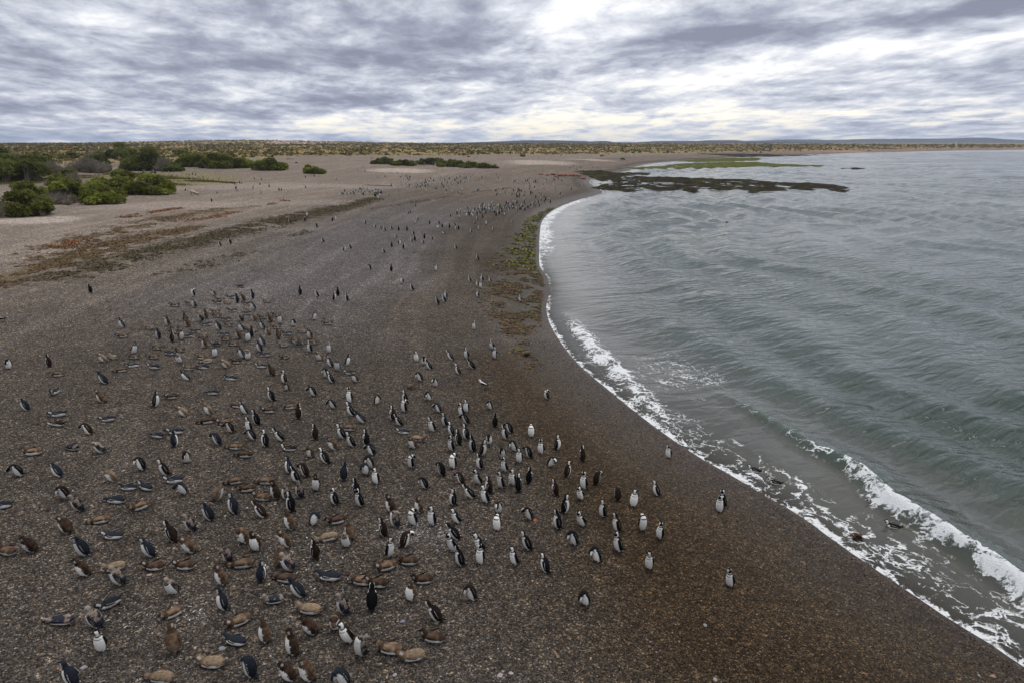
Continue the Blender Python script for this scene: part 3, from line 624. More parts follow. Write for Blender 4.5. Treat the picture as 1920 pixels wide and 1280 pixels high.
ST = [(755, 1165, .055, (.17, .17, .20), 'blue-grey stone on shingle above three lying brown penguins near bottom edge'), (818, 1168, .045, (.26, .23, .13), 'yellowish stone at the feet of a brown-backed standing penguin'), (937, 1267, .060, (.30, .27, .28), 'pale grey stone alone at the bottom edge of the beach'),
      (958, 1262, .045, (.33, .29, .29), 'smaller pale stone just right of a pale grey stone at bottom edge'), (740, 1265, .045, (.30, .25, .25), 'pinkish stone at the bottom edge below a pale lying penguin'), (417, 1216, .065, (.20, .20, .22), 'grey stone in front of a slate penguin lying near bottom edge'),
      (1341, 1274, .05, (.24, .23, .23), 'grey stone on bare dark shingle at bottom edge toward the water'), (1862, 1268, .06, (.28, .18, .13), 'reddish stone in the bottom corner by the swash'), (1322, 1172, .045, (.22, .21, .23), 'bluish stone on bare shingle between penguins and the surf'), (157, 1252, .06, (.24, .22, .22), 'pale stone above the penguin cut by the bottom edge'), (1003, 974, .07, (.34, .07, .04), 'bright red scrap lying beside preening penguins'), (280, 1078, .055, (.36, .26, .24), 'pink stone under a brown lying penguin at lower left')]
for k, (u, v, r, c, l) in enumerate(ST): boulder('weed_scrap' if 'scrap' in l else 'beach_stone', u, v, r, c, l, 'scrap' if 'scrap' in l else 'stone', .3 if 'scrap' in l else .55, 30 + k, None if 'scrap' in l else 'single larger stones on the shingle')

# ------------------------------------------------------------------ shrubs
def twigs(P0, P1, r0, r1):
    """three-sided tapering sticks"""
    n = len(P0); d = P1 - P0; L = np.linalg.norm(d, axis=1, keepdims=True) + 1e-9; d = d / L
    up = np.where(np.abs(d[:, 2:3]) > .9, np.array([[1., 0, 0]]), np.array([[0, 0, 1.]])); a = np.cross(d, up); a /= np.linalg.norm(a, axis=1, keepdims=True) + 1e-9; b = np.cross(d, a)
    V = []
    for P_, r in ((P0, r0), (P1, r1)):
        for k in range(3):
            t = 2.094 * k; V.append(P_ + (a * math.cos(t) + b * math.sin(t)) * np.reshape(r, (-1, 1)))
    V = np.stack(V, 1).reshape(-1, 3); base = np.arange(n)[:, None] * 6
    F = np.concatenate([base + np.array([[k, (k + 1) % 3, 3 + (k + 1) % 3, 3 + k]]) for k in range(3)])
    return V, F
def leaf_cloud(P, N, size):
    n = len(P); a = rng.normal(size=(n, 3)); a /= np.linalg.norm(a, axis=1, keepdims=True); nn = N + .9 * rng.normal(size=(n, 3)); b = np.cross(nn, a); b /= np.linalg.norm(b, axis=1, keepdims=True) + 1e-9
    sz = (size * (.5 + rng.random(n)))[:, None]
    V = np.stack([P - a * sz, P + b * sz * .55, P + a * sz, P - b * sz * .55], 1).reshape(-1, 3)
    return V, np.arange(n)[:, None] * 4 + np.array([[0, 1, 2, 3]])
def shrub(u, v, wpx, hpx, label, dead=0.0, tone=(.050, .068, .020), dens=1.0, name='shrub', group='shrubs behind the beach'):
    p = gpt(u, v); dist = math.hypot(p[0], p[1]); w = wpx * dist / 1280; h = hpx * dist / 1280 * 1.0
    root = bpy.data.objects.new(name, None); COL.objects.link(root); root.location = p; tag(root, label, 'shrub', group)
    nl = max(7, int(9 * w / max(h, .5))); dp = min(max(.42 * w, .8 * h), .5 * w)
    lob = []
    for i in range(nl):
        a = random.uniform(-1, 1); b = random.uniform(-1, 1); e = math.sqrt(max(0, 1 - a * a * .85 - b * b * .6))
        r = h * random.uniform(.20, .36)
        lob.append((a * (w * .5 - r * .7), b * (dp - r * .5), max(r * .45, h * e * random.uniform(.35, 1.0) - r * .8), r * 1.25, r * random.uniform(.75, 1.0), random.uniform(.6, 1.35)))
    lob = np.array(lob); stem0 = np.tile(np.array([[0, 0, .04]]), (nl, 1)); stem1 = lob[:, :3] * np.array([1, 1, 0]) + np.array([0, 0, .06]); lf = max(.07, min(.24, dist * .0016))
    VS, FS, CS, off = [], [], [], 0; SV, SF, so_ = [], [], 0
    V, F = twigs(stem0, stem1, np.full(nl, .06), np.full(nl, .05)); SV.append(V); SF.append(F); so_ = len(V)
    for (cx, cy, cz, r, rz, tn) in lob:
        isdead = random.random() < (dead if dead > .85 else dead * .6)
        n = int(dens * 210 * (r * r) / (lf * lf) * .055) + 70
        if not isdead:
            d = rng.normal(size=(n, 3)); d /= np.linalg.norm(d, axis=1, keepdims=True); d[:, 2] = np.where(d[:, 2] < -.35, -d[:, 2], d[:, 2])
            bump = .62 + .62 * fbm(d[:, 0] * 2.3 + cx + 50, d[:, 1] * 2.3 + d[:, 2] * 1.9 + cy + 50, 3, 3)
            rad = bump * (.72 + .36 * rng.random(n))
            P = np.array([cx, cy, cz]) + d * rad[:, None] * np.array([r, r, rz]); P[:, 2] = np.maximum(P[:, 2], .03)
            V, F = leaf_cloud(P, d, lf); g = np.array(tone) * tn; c = g * (.65 + .7 * rng.random((n, 1))) * np.array([1, 1, 1]) + np.array([.03, .02, .0]) * (rng.random((n, 1)) > .88)
            VS.append(V); FS.append(F + off); CS.append(np.repeat(c, 4, 0)); off += len(V)
        nt = int((38 if isdead else 10) * max(.6, min(2.2, r)))
        d = rng.normal(size=(nt, 3)); d[:, 2] = np.abs(d[:, 2]) * 1.1; d /= np.linalg.norm(d, axis=1, keepdims=True)
        b0 = np.array([cx, cy, .02]) + rng.normal(0, .12, (nt, 3)) * r * np.array([1, 1, 0]); e0 = np.array([cx, cy, cz]) + d * np.array([r, r, rz]) * (.8 + .4 * rng.random((nt, 1))) * (1.0 if isdead else .8)
        mid = .5 * (b0 + e0) + rng.normal(0, .12, (nt, 3)) * r; tr = max(.010, dist * .00022)
        for A_, B_, ra, rb in ((b0, mid, tr * 1.6, tr), (mid, e0, tr, tr * .5)):
            V, F = twigs(A_, B_, np.full(nt, ra), np.full(nt, rb)); SV.append(V); SF.append(F + so_); so_ += len(V)
        if isdead:
            st = mid[rng.integers(0, nt, nt * 3)]; en = st + rng.normal(0, .42, (nt * 3, 3)) * r + np.array([0, 0, .15 * r]); en[:, 2] = np.maximum(en[:, 2], .05)
            V, F = twigs(st, en, np.full(nt * 3, tr * .8), np.full(nt * 3, tr * .4)); SV.append(V); SF.append(F + so_); so_ += len(V)
    if VS: mesh_obj('foliage', np.concatenate(VS), np.concatenate(FS), LEAFM, root, cols=np.concatenate(CS))
    SVc = np.concatenate(SV); mesh_obj('branches', SVc, np.concatenate(SF), BARKM, root, cols=np.tile(np.array([(.26, .225, .18)]), (len(SVc), 1)) * (.6 + .7 * rng.random((len(SVc), 1))))
    return root
G1, G2, G3 = (.150, .160, .036), (.180, .200, .040), (.125, .140, .038)
for a in [(30, 338, 150, 50, 'big dense green shrub at the left edge, upper of the two there', .28, G3), (-30, 318, 130, 40, 'dark shrub cut by the left edge behind the bigger ones', .1, G3),
          (22, 405, 110, 46, 'green shrub with grey twigs at left edge, lowest on the beach', .35, G1), (66, 404, 46, 36, 'round dark green shrub right of the lowest left-edge shrub', .0, G3), (62, 375, 64, 30, 'olive shrub standing behind the lowest left-edge shrubs', .15, G2),
          (155, 378, 96, 44, 'broad green shrub at the front left of the thicket', .12, G2), (190, 383, 52, 34, 'bright green shrub on the beach side of the thicket', .0, G2), (230, 362, 90, 44, 'middle green shrub of the thicket with grey twigs inside', .2, G1), (285, 364, 74, 36, 'green shrub at the right end of the thicket', .12, G2), (112, 382, 60, 20, 'low grey leafless shrub at the foot of the thicket', .9, G1), (125, 348, 60, 24, 'grey brown half-dead shrub behind the thicket', .75, G1),
          (165, 323, 72, 26, 'pale grey leafless shrub on the sand above the thicket', 1.0, G1), (222, 297, 66, 32, 'tall grey-topped shrub on the skyline behind the beach', .55, G3), (183, 311, 36, 22, 'compact dark shrub left of the tall grey-topped one', .0, G3), (280, 320, 66, 38, 'tall dark green shrub with penguins resting at its foot', .06, G3), (308, 321, 28, 26, 'grey leafless bush leaning on the tall dark shrub', 1.0, G3), (329, 322, 28, 17, 'small round shrub right of the tall dark one', .0, G3),
          (368, 313, 64, 26, 'left shrub of the long green row behind the beach', .1, G1), (415, 316, 76, 28, 'middle shrub of the long green row behind the beach', .04, G1), (455, 315, 44, 24, 'right end shrub of the long green row', .0, G2), (505, 319, 66, 24, 'low wide green shrub just right of the long row', .0, G2), (588, 326, 40, 19, 'isolated round green shrub on bare sand', .0, G2),
          (722, 308, 50, 13, 'left half of the dark low shrubs in mid beach', .0, G3), (758, 311, 48, 13, 'low dark shrub second in the mid beach strip', .0, G3), (808, 309, 64, 14, 'third dark low shrub in the mid beach strip', .1, G3), (850, 313, 60, 14, 'fourth low shrub in the mid beach strip', .0, G1), (893, 315, 56, 14, 'fifth low shrub in the mid beach strip, tapering', .0, G1), (925, 316, 22, 7, 'smallest last shrub at the right of the mid beach strip', .0, G1),
          (343, 292, 26, 9, 'small distant shrub on the plain above the long row', .0, G3), (135, 297, 26, 9, 'small distant shrub on the plain above the left sand', .0, G3), (980, 294, 10, 4, 'tiny lone shrub on the far sand', .0, G3), (1167, 300, 8, 4, 'single tiny dark bush on far beach before the algae flats', .0, G3)]:
    shrub(*a)

# ---- scrub plain: low bushes nobody could count
def plain_scrub():
    n = 24000
    yy = 150 + 1900 * rng.random(n * 3) ** 1.9; xx = (rng.random(n * 3) - .5) * 2 * (.86 * yy + 30)
    s = shore(xx, yy); b = np.interp(yy, [0, 380, 600, 750, 1500], [185, 185, 75, 42, 30])
    pr = sstep(s + 30 * (fbm(xx / 25, yy / 25, 3, 61) - .5), b - 15, b + 30) * (.25 + .75 * (fbm(xx / 30, yy / 30, 3, 161) > .45))
    k = (s > 15) & (rng.random(n * 3) < pr + .012 * (s > b - 70)); xx, yy, s = xx[k][:n], yy[k][:n], s[k][:n]; n = len(xx)
    z = zterr(xx, yy, s); w = (.6 + 1.5 * rng.random(n) ** 2) * (1 + yy / 1400); h = w * (.35 + .3 * rng.random(n))
    VS, CS = [], []
    pal = np.array([(.080, .078, .026), (.115, .095, .034), (.155, .115, .042), (.058, .064, .024), (.19, .14, .055)]); c = pal[rng.integers(0, 5, n)] * (.7 + .6 * rng.random((n, 1)))
    m = 10
    ang = rng.random((n, m)) * 6.283; el = rng.random((n, m)); rr = .35 + .65 * rng.random((n, m))
    cx = xx[:, None] + np.cos(ang) * rr * w[:, None] * .6; cy = yy[:, None] + np.sin(ang) * rr * w[:, None] * .6; cz = z[:, None] + h[:, None] * (1.1 - .8 * rr) * (.4 + .8 * el)
    P = np.stack([cx, cy, cz], -1).reshape(-1, 3); N = np.tile(np.array([[0, -.5, .6]]), (len(P), 1))
    sz = np.repeat(w * .30, m); a = rng.normal(size=(len(P), 3)); a[:, 2] *= .4; a /= np.linalg.norm(a, axis=1, keepdims=True); bb = np.cross(N + .5 * rng.normal(size=(len(P), 3)), a); bb /= np.linalg.norm(bb, axis=1, keepdims=True)
    V = np.stack([P - a * sz[:, None], P + bb * sz[:, None] * .8, P + a * sz[:, None], P - bb * sz[:, None] * .8], 1).reshape(-1, 3)
    V[:, 2] = np.maximum(V[:, 2], np.repeat(z, 4 * m) - .1)
    F = np.arange(len(P))[:, None] * 4 + np.array([[0, 1, 2, 3]])
    tag(mesh_obj('scrubland', V, F, SCRUBM, cols=np.repeat(np.repeat(c, m, 0) * (.7 + .6 * rng.random((len(P), 1))), 4, 0)), 'low olive and tan scrub covering the plain behind the beach', 'scrub', kind='stuff')
plain_scrub()
def grass(name, pl, n, hw, size, pal, label):
    P = along(pl, n, hw, .42, 4.0, 77); z = zterr(P[:, 0], P[:, 1]); a = rng.random(n) * 6.283; h = size * (.5 + rng.random(n)); w = h * .35
    l = rng.normal(0, .3, (n, 2)) * h[:, None]
    V = np.stack([np.stack([P[:, 0] - np.cos(a) * w, P[:, 1] - np.sin(a) * w, z - .02], 1), np.stack([P[:, 0] + np.cos(a) * w, P[:, 1] + np.sin(a) * w, z - .02], 1), np.stack([P[:, 0] + l[:, 0], P[:, 1] + l[:, 1], z + h], 1)], 1).reshape(-1, 3)
    F = np.arange(n)[:, None] * 3 + np.array([[0, 1, 2]]); p = np.array(pal)
    tag(mesh_obj(name, V, F, LEAFM, cols=np.repeat(p[rng.integers(0, len(p), n)] * (.7 + .6 * rng.random((n, 1))), 3, 0)), label, 'grass', kind='stuff')
YG = [(.14, .13, .03), (.10, .11, .025), (.19, .155, .045), (.08, .09, .025)]
grass('dune_grass', [(215, 325), (280, 333), (340, 338), (390, 341), (440, 344)], 9000, [5, 7, 5, 2, .8], .22, YG, 'yellow green ground cover on the sand beside the thicket')
grass('scrub_grass', [(100, 372), (180, 352), (260, 345), (330, 348)], 6000, [5, 6, 4], .25, YG, 'dry yellow grass growing under and around the thicket')
grass('edge_grass', [(0, 345), (60, 342), (120, 335), (180, 330)], 5000, [5, 5, 5], .22, YG, 'yellow green ground cover between the left shrubs')

# ------------------------------------------------------------------ penguins
HT = 0.65                                                     # length of a bird's back line from rump to crown, metres
PROF = np.array([[0, .052, .062], [.04, .096, .104], [.09, .124, .128], [.17, .138, .142], [.26, .137, .140], [.34, .126, .124], [.40, .106, .102], [.44, .080, .077], [.48, .062, .062], [.52, .061, .064],
                 [.555, .063, .070], [.59, .060, .068], [.62, .047, .054], [.642, .026, .030], [.65, .004, .004]])
POSES = {  # back-line angle from upright (degrees) along the body; bill lift, head yaw, flipper spread, feet?
    'S': dict(a=[(0, 16), (.2, 10), (.42, 6), (.50, 12), (.66, 6)], bill=84, yaw=0, fl=6, feet=1),
    'H': dict(a=[(0, 14), (.2, 6), (.42, 2), (.50, 5), (.66, 3)], bill=80, yaw=75, fl=5, feet=1),
    'K': dict(a=[(0, 8), (.2, 0), (.42, -6), (.50, -2), (.66, -4)], bill=48, yaw=0, fl=8, feet=1),
    'P': dict(a=[(0, 16), (.2, 8), (.38, 6), (.44, -40), (.50, -95), (.56, -135), (.66, -150)], bill=70, yaw=60, fl=8, feet=1),
    'B': dict(a=[(0, 10), (.22, 12), (.34, 26), (.41, 66), (.47, 122), (.53, 158), (.66, 172)], bill=70, yaw=15, fl=9, feet=1),
    'W': dict(a=[(0, 24), (.2, 22), (.40, 18), (.50, 22), (.66, 10)], bill=80, yaw=0, fl=10, feet=1),
    'F': dict(a=[(0, 12), (.2, 6), (.42, 4), (.50, 10), (.66, 10)], bill=80, yaw=10, fl=52, feet=1),
    'L': dict(a=[(0, 66), (.12, 86), (.28, 99), (.38, 86), (.45, 52), (.53, 44), (.66, 66)], bill=54, yaw=0, fl=24, feet=0),
    'U': dict(a=[(0, 72), (.12, 86), (.30, 92), (.40, 72), (.47, 34), (.54, 20), (.66, 20)], bill=78, yaw=0, fl=22, feet=0),
    'C': dict(a=[(0, 26), (.2, 24), (.38, 20), (.46, 24), (.52, 14), (.66, 10)], bill=78, yaw=0, fl=8, feet=1, neck=.55),
    'Z': dict(a=[(0, 70), (.12, 84), (.32, 84), (.40, 60), (.47, 26), (.54, 12), (.66, 16)], bill=70, yaw=0, fl=34, feet=0),
}
for k_, src, up in [('SA', 'S', dict(yaw=48, fl=15)), ('SB', 'S', dict(yaw=-52, fl=4, bill=96)), ('WA', 'W', dict(yaw=34, fl=24)), ('WB', 'W', dict(a=[(0, 30), (.2, 30), (.40, 30), (.48, 36), (.54, 20), (.66, 18)], yaw=-28)), ('LA', 'L', dict(yaw=50, fl=34)),
                    ('LB', 'L', dict(a=[(0, 60), (.12, 82), (.28, 96), (.38, 100), (.45, 92), (.53, 84), (.66, 90)], bill=24, fl=16)), ('CA', 'C', dict(yaw=55, a=[(0, 34), (.2, 32), (.38, 30), (.46, 40), (.52, 40), (.66, 40)])), ('BA', 'B', dict(yaw=-70, a=[(0, 14), (.22, 18), (.34, 30), (.41, 56), (.47, 96), (.53, 124), (.66, 140)]))]:
    POSES[k_] = {**POSES[src], **up}
BLK, WHT, SLT, BRN, DBR, TAN = [np.array(c) for c in ((.009, .009, .010), (.76, .74, .70), (.018, .021, .028), (.074, .047, .031), (.026, .015, .010), (.19, .135, .092))]
def paint(h, ph, pl, co, lying=False):
    """plumage colour at height h along the back line and angle ph from the breastbone (degrees, 180 = spine)"""
    h = np.asarray(h); p = np.abs(ph) - (12 if lying else 0) * (h < .46); n = len(h); c = np.tile(BLK, (n, 1)); out = c
    def n3d(k, sd): a, b, c_ = co[:, 0] * k + 40, co[:, 1] * k + 40, co[:, 2] * k + 40; return (fbm(a, b, 3, sd) + fbm(b, c_, 3, sd + 5) + fbm(c_, a, 3, sd + 9)) / 3
    nz = np.clip((n3d(30, 7) - .5) * 2.2 + .5, 0, 1); nf = np.clip((n3d(13, 17) - .5) * 2.6 + .5, 0, 1)
    def put(m, k): out[m] = k
    if pl in 'AB':
        back = np.where((nf > .42)[:, None], DBR, BLK * 1.3) if pl == 'B' else np.tile(BLK, (n, 1)); out[:] = back
        put((h < .42) & (p < 87), WHT); put((h < .40) & (p > 69) & (p < 75) & (h > .08), BLK)
        put((h >= .385) & (h < .402) & (p < 75), BLK)
        put((h >= .404) & (h < .445) & (p < 106), WHT)
        put((h >= .480) & (h < .512) & (p < 100), WHT)
        put((h >= .505) & (h < .612) & (p > 58) & (p < 118), WHT)
        put((h >= .592) & (h < .622) & (p > 36) & (p < 118), WHT)
    elif pl == 'J':
        out[:] = SLT * (.8 + .4 * nz[:, None]); put((h < .44) & (p < 92), WHT * .95); put((h >= .44) & (h < .50) & (p < 70), np.array((.20, .20, .21)))
        put((h >= .50) & (p > 35) & (p < 95) & (h < .61), np.array((.42, .41, .40)))
    elif pl in 'MNT':
        b = BRN if pl == 'M' else TAN if pl == 'T' else np.array((.036, .022, .015))
        out[:] = b * (.55 + .9 * nz[:, None]) + (np.array((.085, .062, .042)) if pl == 'M' else np.array((.035, .025, .018)) if pl == 'N' else np.array((.10, .085, .06))) * np.clip(nf - .35, 0, 1)[:, None] * 2.2
        if pl == 'T': out[nf > .62] = out[nf > .62] * .5 + BRN * .4
        put((h < .43) & (p < 72 + 30 * (nf - .5)), WHT * .90); put((h >= .43) & (h < .50) & (p < 60), b * .8)
        put((h >= .52) & (h < .62) & (p > 52) & (p < 98), b * .5 + WHT * .4); put((h < .50) & (h > .42) & (p > 40), b * .66); put((h > .60), b * .6)
    else:
        m = nf > .5; out[:] = np.where(m[:, None], SLT * 1.2, np.array((.19, .145, .115)) * (.6 + .8 * nz[:, None]))
        put((h < .43) & (p < 70), WHT * .8); put((h > .47) & (nz > .45), np.array((.24, .20, .17)))
    return out * (.92 + .16 * nz[:, None])
def penguin_geo(pose, pl, nr=44, na=28):
    q = POSES[pose]; pose = pose[0]; A_ = np.array(q['a'], float)
    hs = np.linspace(0, HT, nr); th = np.radians(np.interp(hs, A_[:, 0], A_[:, 1])); nk = q.get('neck', 1.0)
    st = np.diff(hs, prepend=0) * np.where((hs > .40) & (hs < .53), nk, 1.0)
    cx = np.cumsum(st * np.sin(th)); cz = np.cumsum(st * np.cos(th))
    ry = np.interp(hs, PROF[:, 0], PROF[:, 1]); rx = np.interp(hs, PROF[:, 0], PROF[:, 2])
    fat = 1.06 if pl in 'MNT' else 1.02 if pl == 'X' else .92 if pl in 'AB' else .96
    fat = fat * (1.06 if pose == 'C' else 1.0); bm_ = 1 - sstep(hs, .40, .52); ry = ry * (1 + (fat - 1) * (.4 + .6 * bm_)); rx = rx * (1 + (fat - 1) * (.4 + .6 * bm_))
    if pose in 'LUZ': rx = rx * (1 - .20 * bm_); ry = ry * (1 + .04 * bm_)
    if pose in 'LUC': nb_ = np.exp(-((hs - .455) / .055) ** 2); rx = rx * (1 + .26 * nb_); ry = ry * (1 + .26 * nb_)      # a drawn-in neck fills out
    V, H, Ph, F = [], [], [], []
    T = lambda a: np.array([math.sin(a), 0, math.cos(a)]); N = lambda a: np.array([math.cos(a), 0, -math.sin(a)]); Y = np.array([0, 1., 0])
    yaw = math.radians(q['yaw'])
    ph = np.linspace(0, 2 * np.pi, na, endpoint=False)
    for i in range(nr):
        c = np.array([cx[i], 0, cz[i]]); f = np.where(np.cos(ph) > 0, 1.06, .92)
        V.append(c + np.outer(np.cos(ph) * rx[i] * f, N(th[i])) + np.outer(np.sin(ph) * ry[i], Y))
        d = np.degrees(ph - (yaw if hs[i] > .49 else 0)); Ph.append((d + 180) % 360 - 180); H.append(np.full(na, hs[i]))
    V = np.concatenate(V); H = np.concatenate(H); Ph = np.concatenate(Ph)
    F = [(i * na + k, i * na + (k + 1) % na, (i + 1) * na + (k + 1) % na, (i + 1) * na + k) for i in range(nr - 1) for k in range(na)]
    F += [tuple(range(na))[::-1], tuple(range((nr - 1) * na, nr * na))]
    col_ = paint(H, Ph, pl, V, pose in 'LUZ')
    vs, fs, cs = [V], list(F), [col_]; off = len(V)
    def tube(pts, ra, rb, da, db, color, m=8):
        nonlocal off
        k0 = off; P_ = []
        for p, a, b in zip(pts, ra, rb):
            for j in range(m):
                t = 6.2832 * j / m; P_.append(np.array(p) + np.array(da) * a * math.cos(t) + np.array(db) * b * math.sin(t))
        P_ = np.array(P_); n = len(pts)
        for i in range(n - 1):
            for j in range(m): fs.append((k0 + i * m + j, k0 + i * m + (j + 1) % m, k0 + (i + 1) * m + (j + 1) % m, k0 + (i + 1) * m + j))
        fs.append(tuple(range(k0, k0 + m))[::-1]); fs.append(tuple(range(k0 + (n - 1) * m, k0 + n * m)))
        vs.append(P_); cs.append(np.array([color(P_[i * m + j], i / (n - 1), j / m) for i in range(n) for j in range(m)])); off += len(P_)
    back = {'A': BLK, 'B': DBR * .8, 'J': SLT, 'M': BRN * .75, 'N': BRN * .4, 'T': TAN * .7, 'X': SLT * 1.2}[pl]
    # bill
    i = int(np.argmin(np.abs(hs - .585))); hd = np.array([cx[i], 0, cz[i]]); e = N(th[i]) * math.cos(yaw) + Y * math.sin(yaw); b = math.radians(q['bill']); bd = e * math.sin(b) + T(th[i]) * math.cos(b)
    s1 = np.cross(bd, T(th[i])); s1 /= np.linalg.norm(s1); s2 = np.cross(bd, s1)
    tube([hd + bd * t for t in (.035, .065, .10, .135)], (.024, .019, .013, .008), (.026, .021, .015, .010), s1, s2, lambda p, a, b: np.array((.022, .02, .02)) if a > .2 else (BLK * 1.2 if pl in 'ABJ' else back * .8))
    # flippers
    i = int(np.argmin(np.abs(hs - .385)))
    for sd in (-1, 1):
        sh = np.array([cx[i], 0, cz[i]]) + Y * sd * ry[i] * .86 - N(th[i]) * .050; o = math.radians(q['fl'] + (14 if pose == 'F' and sd < 0 else 0))
        dr = -T(th[max(i - 8, 0)]) * math.cos(o) + Y * sd * math.sin(o) - N(th[i]) * .10; dr /= np.linalg.norm(dr)
        wv = N(th[i]) - dr * np.dot(N(th[i]), dr); wv /= np.linalg.norm(wv); nv = np.cross(dr, wv)
        def fc(p, a, b, wv=wv, sd=sd):
            edge = abs(b - .5) < .06
            return WHT * .8 if edge and a > .1 and pl in 'ABJ' else back
        bulge = [sh + dr * t * .25 + Y * sd * .018 * math.sin(3.14 * t) for t in (0, .2, .45, .7, .9, 1.0)]
        tube(bulge, (.026, .031, .029, .025, .018, .009), (.013, .012, .011, .010, .009, .007), wv, nv, fc, 10)
    # tail and feet
    t0 = np.array([cx[2], 0, cz[2]]) - N(th[2]) * .05; td = -T(th[2]) * .62 - N(th[2]) * .78
    tube([t0, t0 + td * .05, t0 + td * .095, t0 + td * .13], (.05, .042, .030, .016), (.022, .016, .012, .008), Y, np.cross(td, Y), lambda p, a, b: back)
    if q['feet']:
        for sd in (-1, 1):
            x0 = cx[3] + (.035 if sd > 0 or pose != 'W' else -.03); zf = -.042
            tube([(x0 - .045, sd * .052, zf + .012), (x0 - .015, sd * .054, zf + .016), (x0 + .03, sd * .058, zf + .010), (x0 + .068, sd * .062, zf + .006)], (.018, .024, .032, .020), (.012, .018, .010, .006), Y, np.array([0, 0, 1.]), lambda p, a, b: np.array((.055, .045, .045)))
            tube([(x0 - .02, sd * .05, zf), (x0 - .025, sd * .05, .03)], (.02, .04), (.02, .04), Y, np.array([1., 0, 0]), lambda p, a, b: np.array((.055, .045, .045)) if a < .5 else WHT * .8)
    V = np.concatenate(vs); Cc = np.concatenate(cs)
    if pose in 'LUZ':
        lo = V[:nr * na // 2, 2].min(); V[:, 2] = np.maximum(V[:, 2] - lo - .012, .004 * (V[:, 0] > .05)); V[:, 0] = (V[:, 0] - .29) * 1.08
    else:
        V[:, 2] -= V[:, 2].min() + .004; V[:, 0] -= cx[5]
    return V, fs, Cc
_pm = {}
def penguin_mesh(pose, pl):
    if (pose, pl) in _pm: return _pm[pose, pl]
    V, F, Cc = penguin_geo(pose, pl)
    me = bpy.data.meshes.new('tmp'); me.from_pydata([tuple(v) for v in V], [], F); me.update()
    o = bpy.data.objects.new('tmp', me); COL.objects.link(o)
    r = o.modifiers.new('r', 'REMESH'); r.mode = 'VOXEL'; r.voxel_size = .0105; r.use_smooth_shade = True     # fuse body, bill, flippers and feet into one skin
    dg = bpy.context.evaluated_depsgraph_get(); m2 = bpy.data.meshes.new_from_object(o.evaluated_get(dg)); m2.name = 'penguin'
    bpy.data.objects.remove(o); bpy.data.meshes.remove(me)
    kd = kdtree.KDTree(len(V))
    for i, v in enumerate(V): kd.insert(v, i)
    kd.balance()
    n = len(m2.vertices); co = np.empty(n * 3, np.float32); m2.vertices.foreach_get('co', co); co = co.reshape(-1, 3)
    idx = [[t[1] for t in kd.find_n(c, 2)] for c in co]
    c4 = np.ones((n, 4), np.float32); c4[:, :3] = Cc[np.array(idx)].mean(1)
    a = m2.color_attributes.new('Col', 'FLOAT_COLOR', 'POINT'); a.data.foreach_set('color', c4.ravel())
    m2.materials.clear(); m2.materials.append(FEATHM); m2.shade_smooth()
    _pm[pose, pl] = m2; return m2
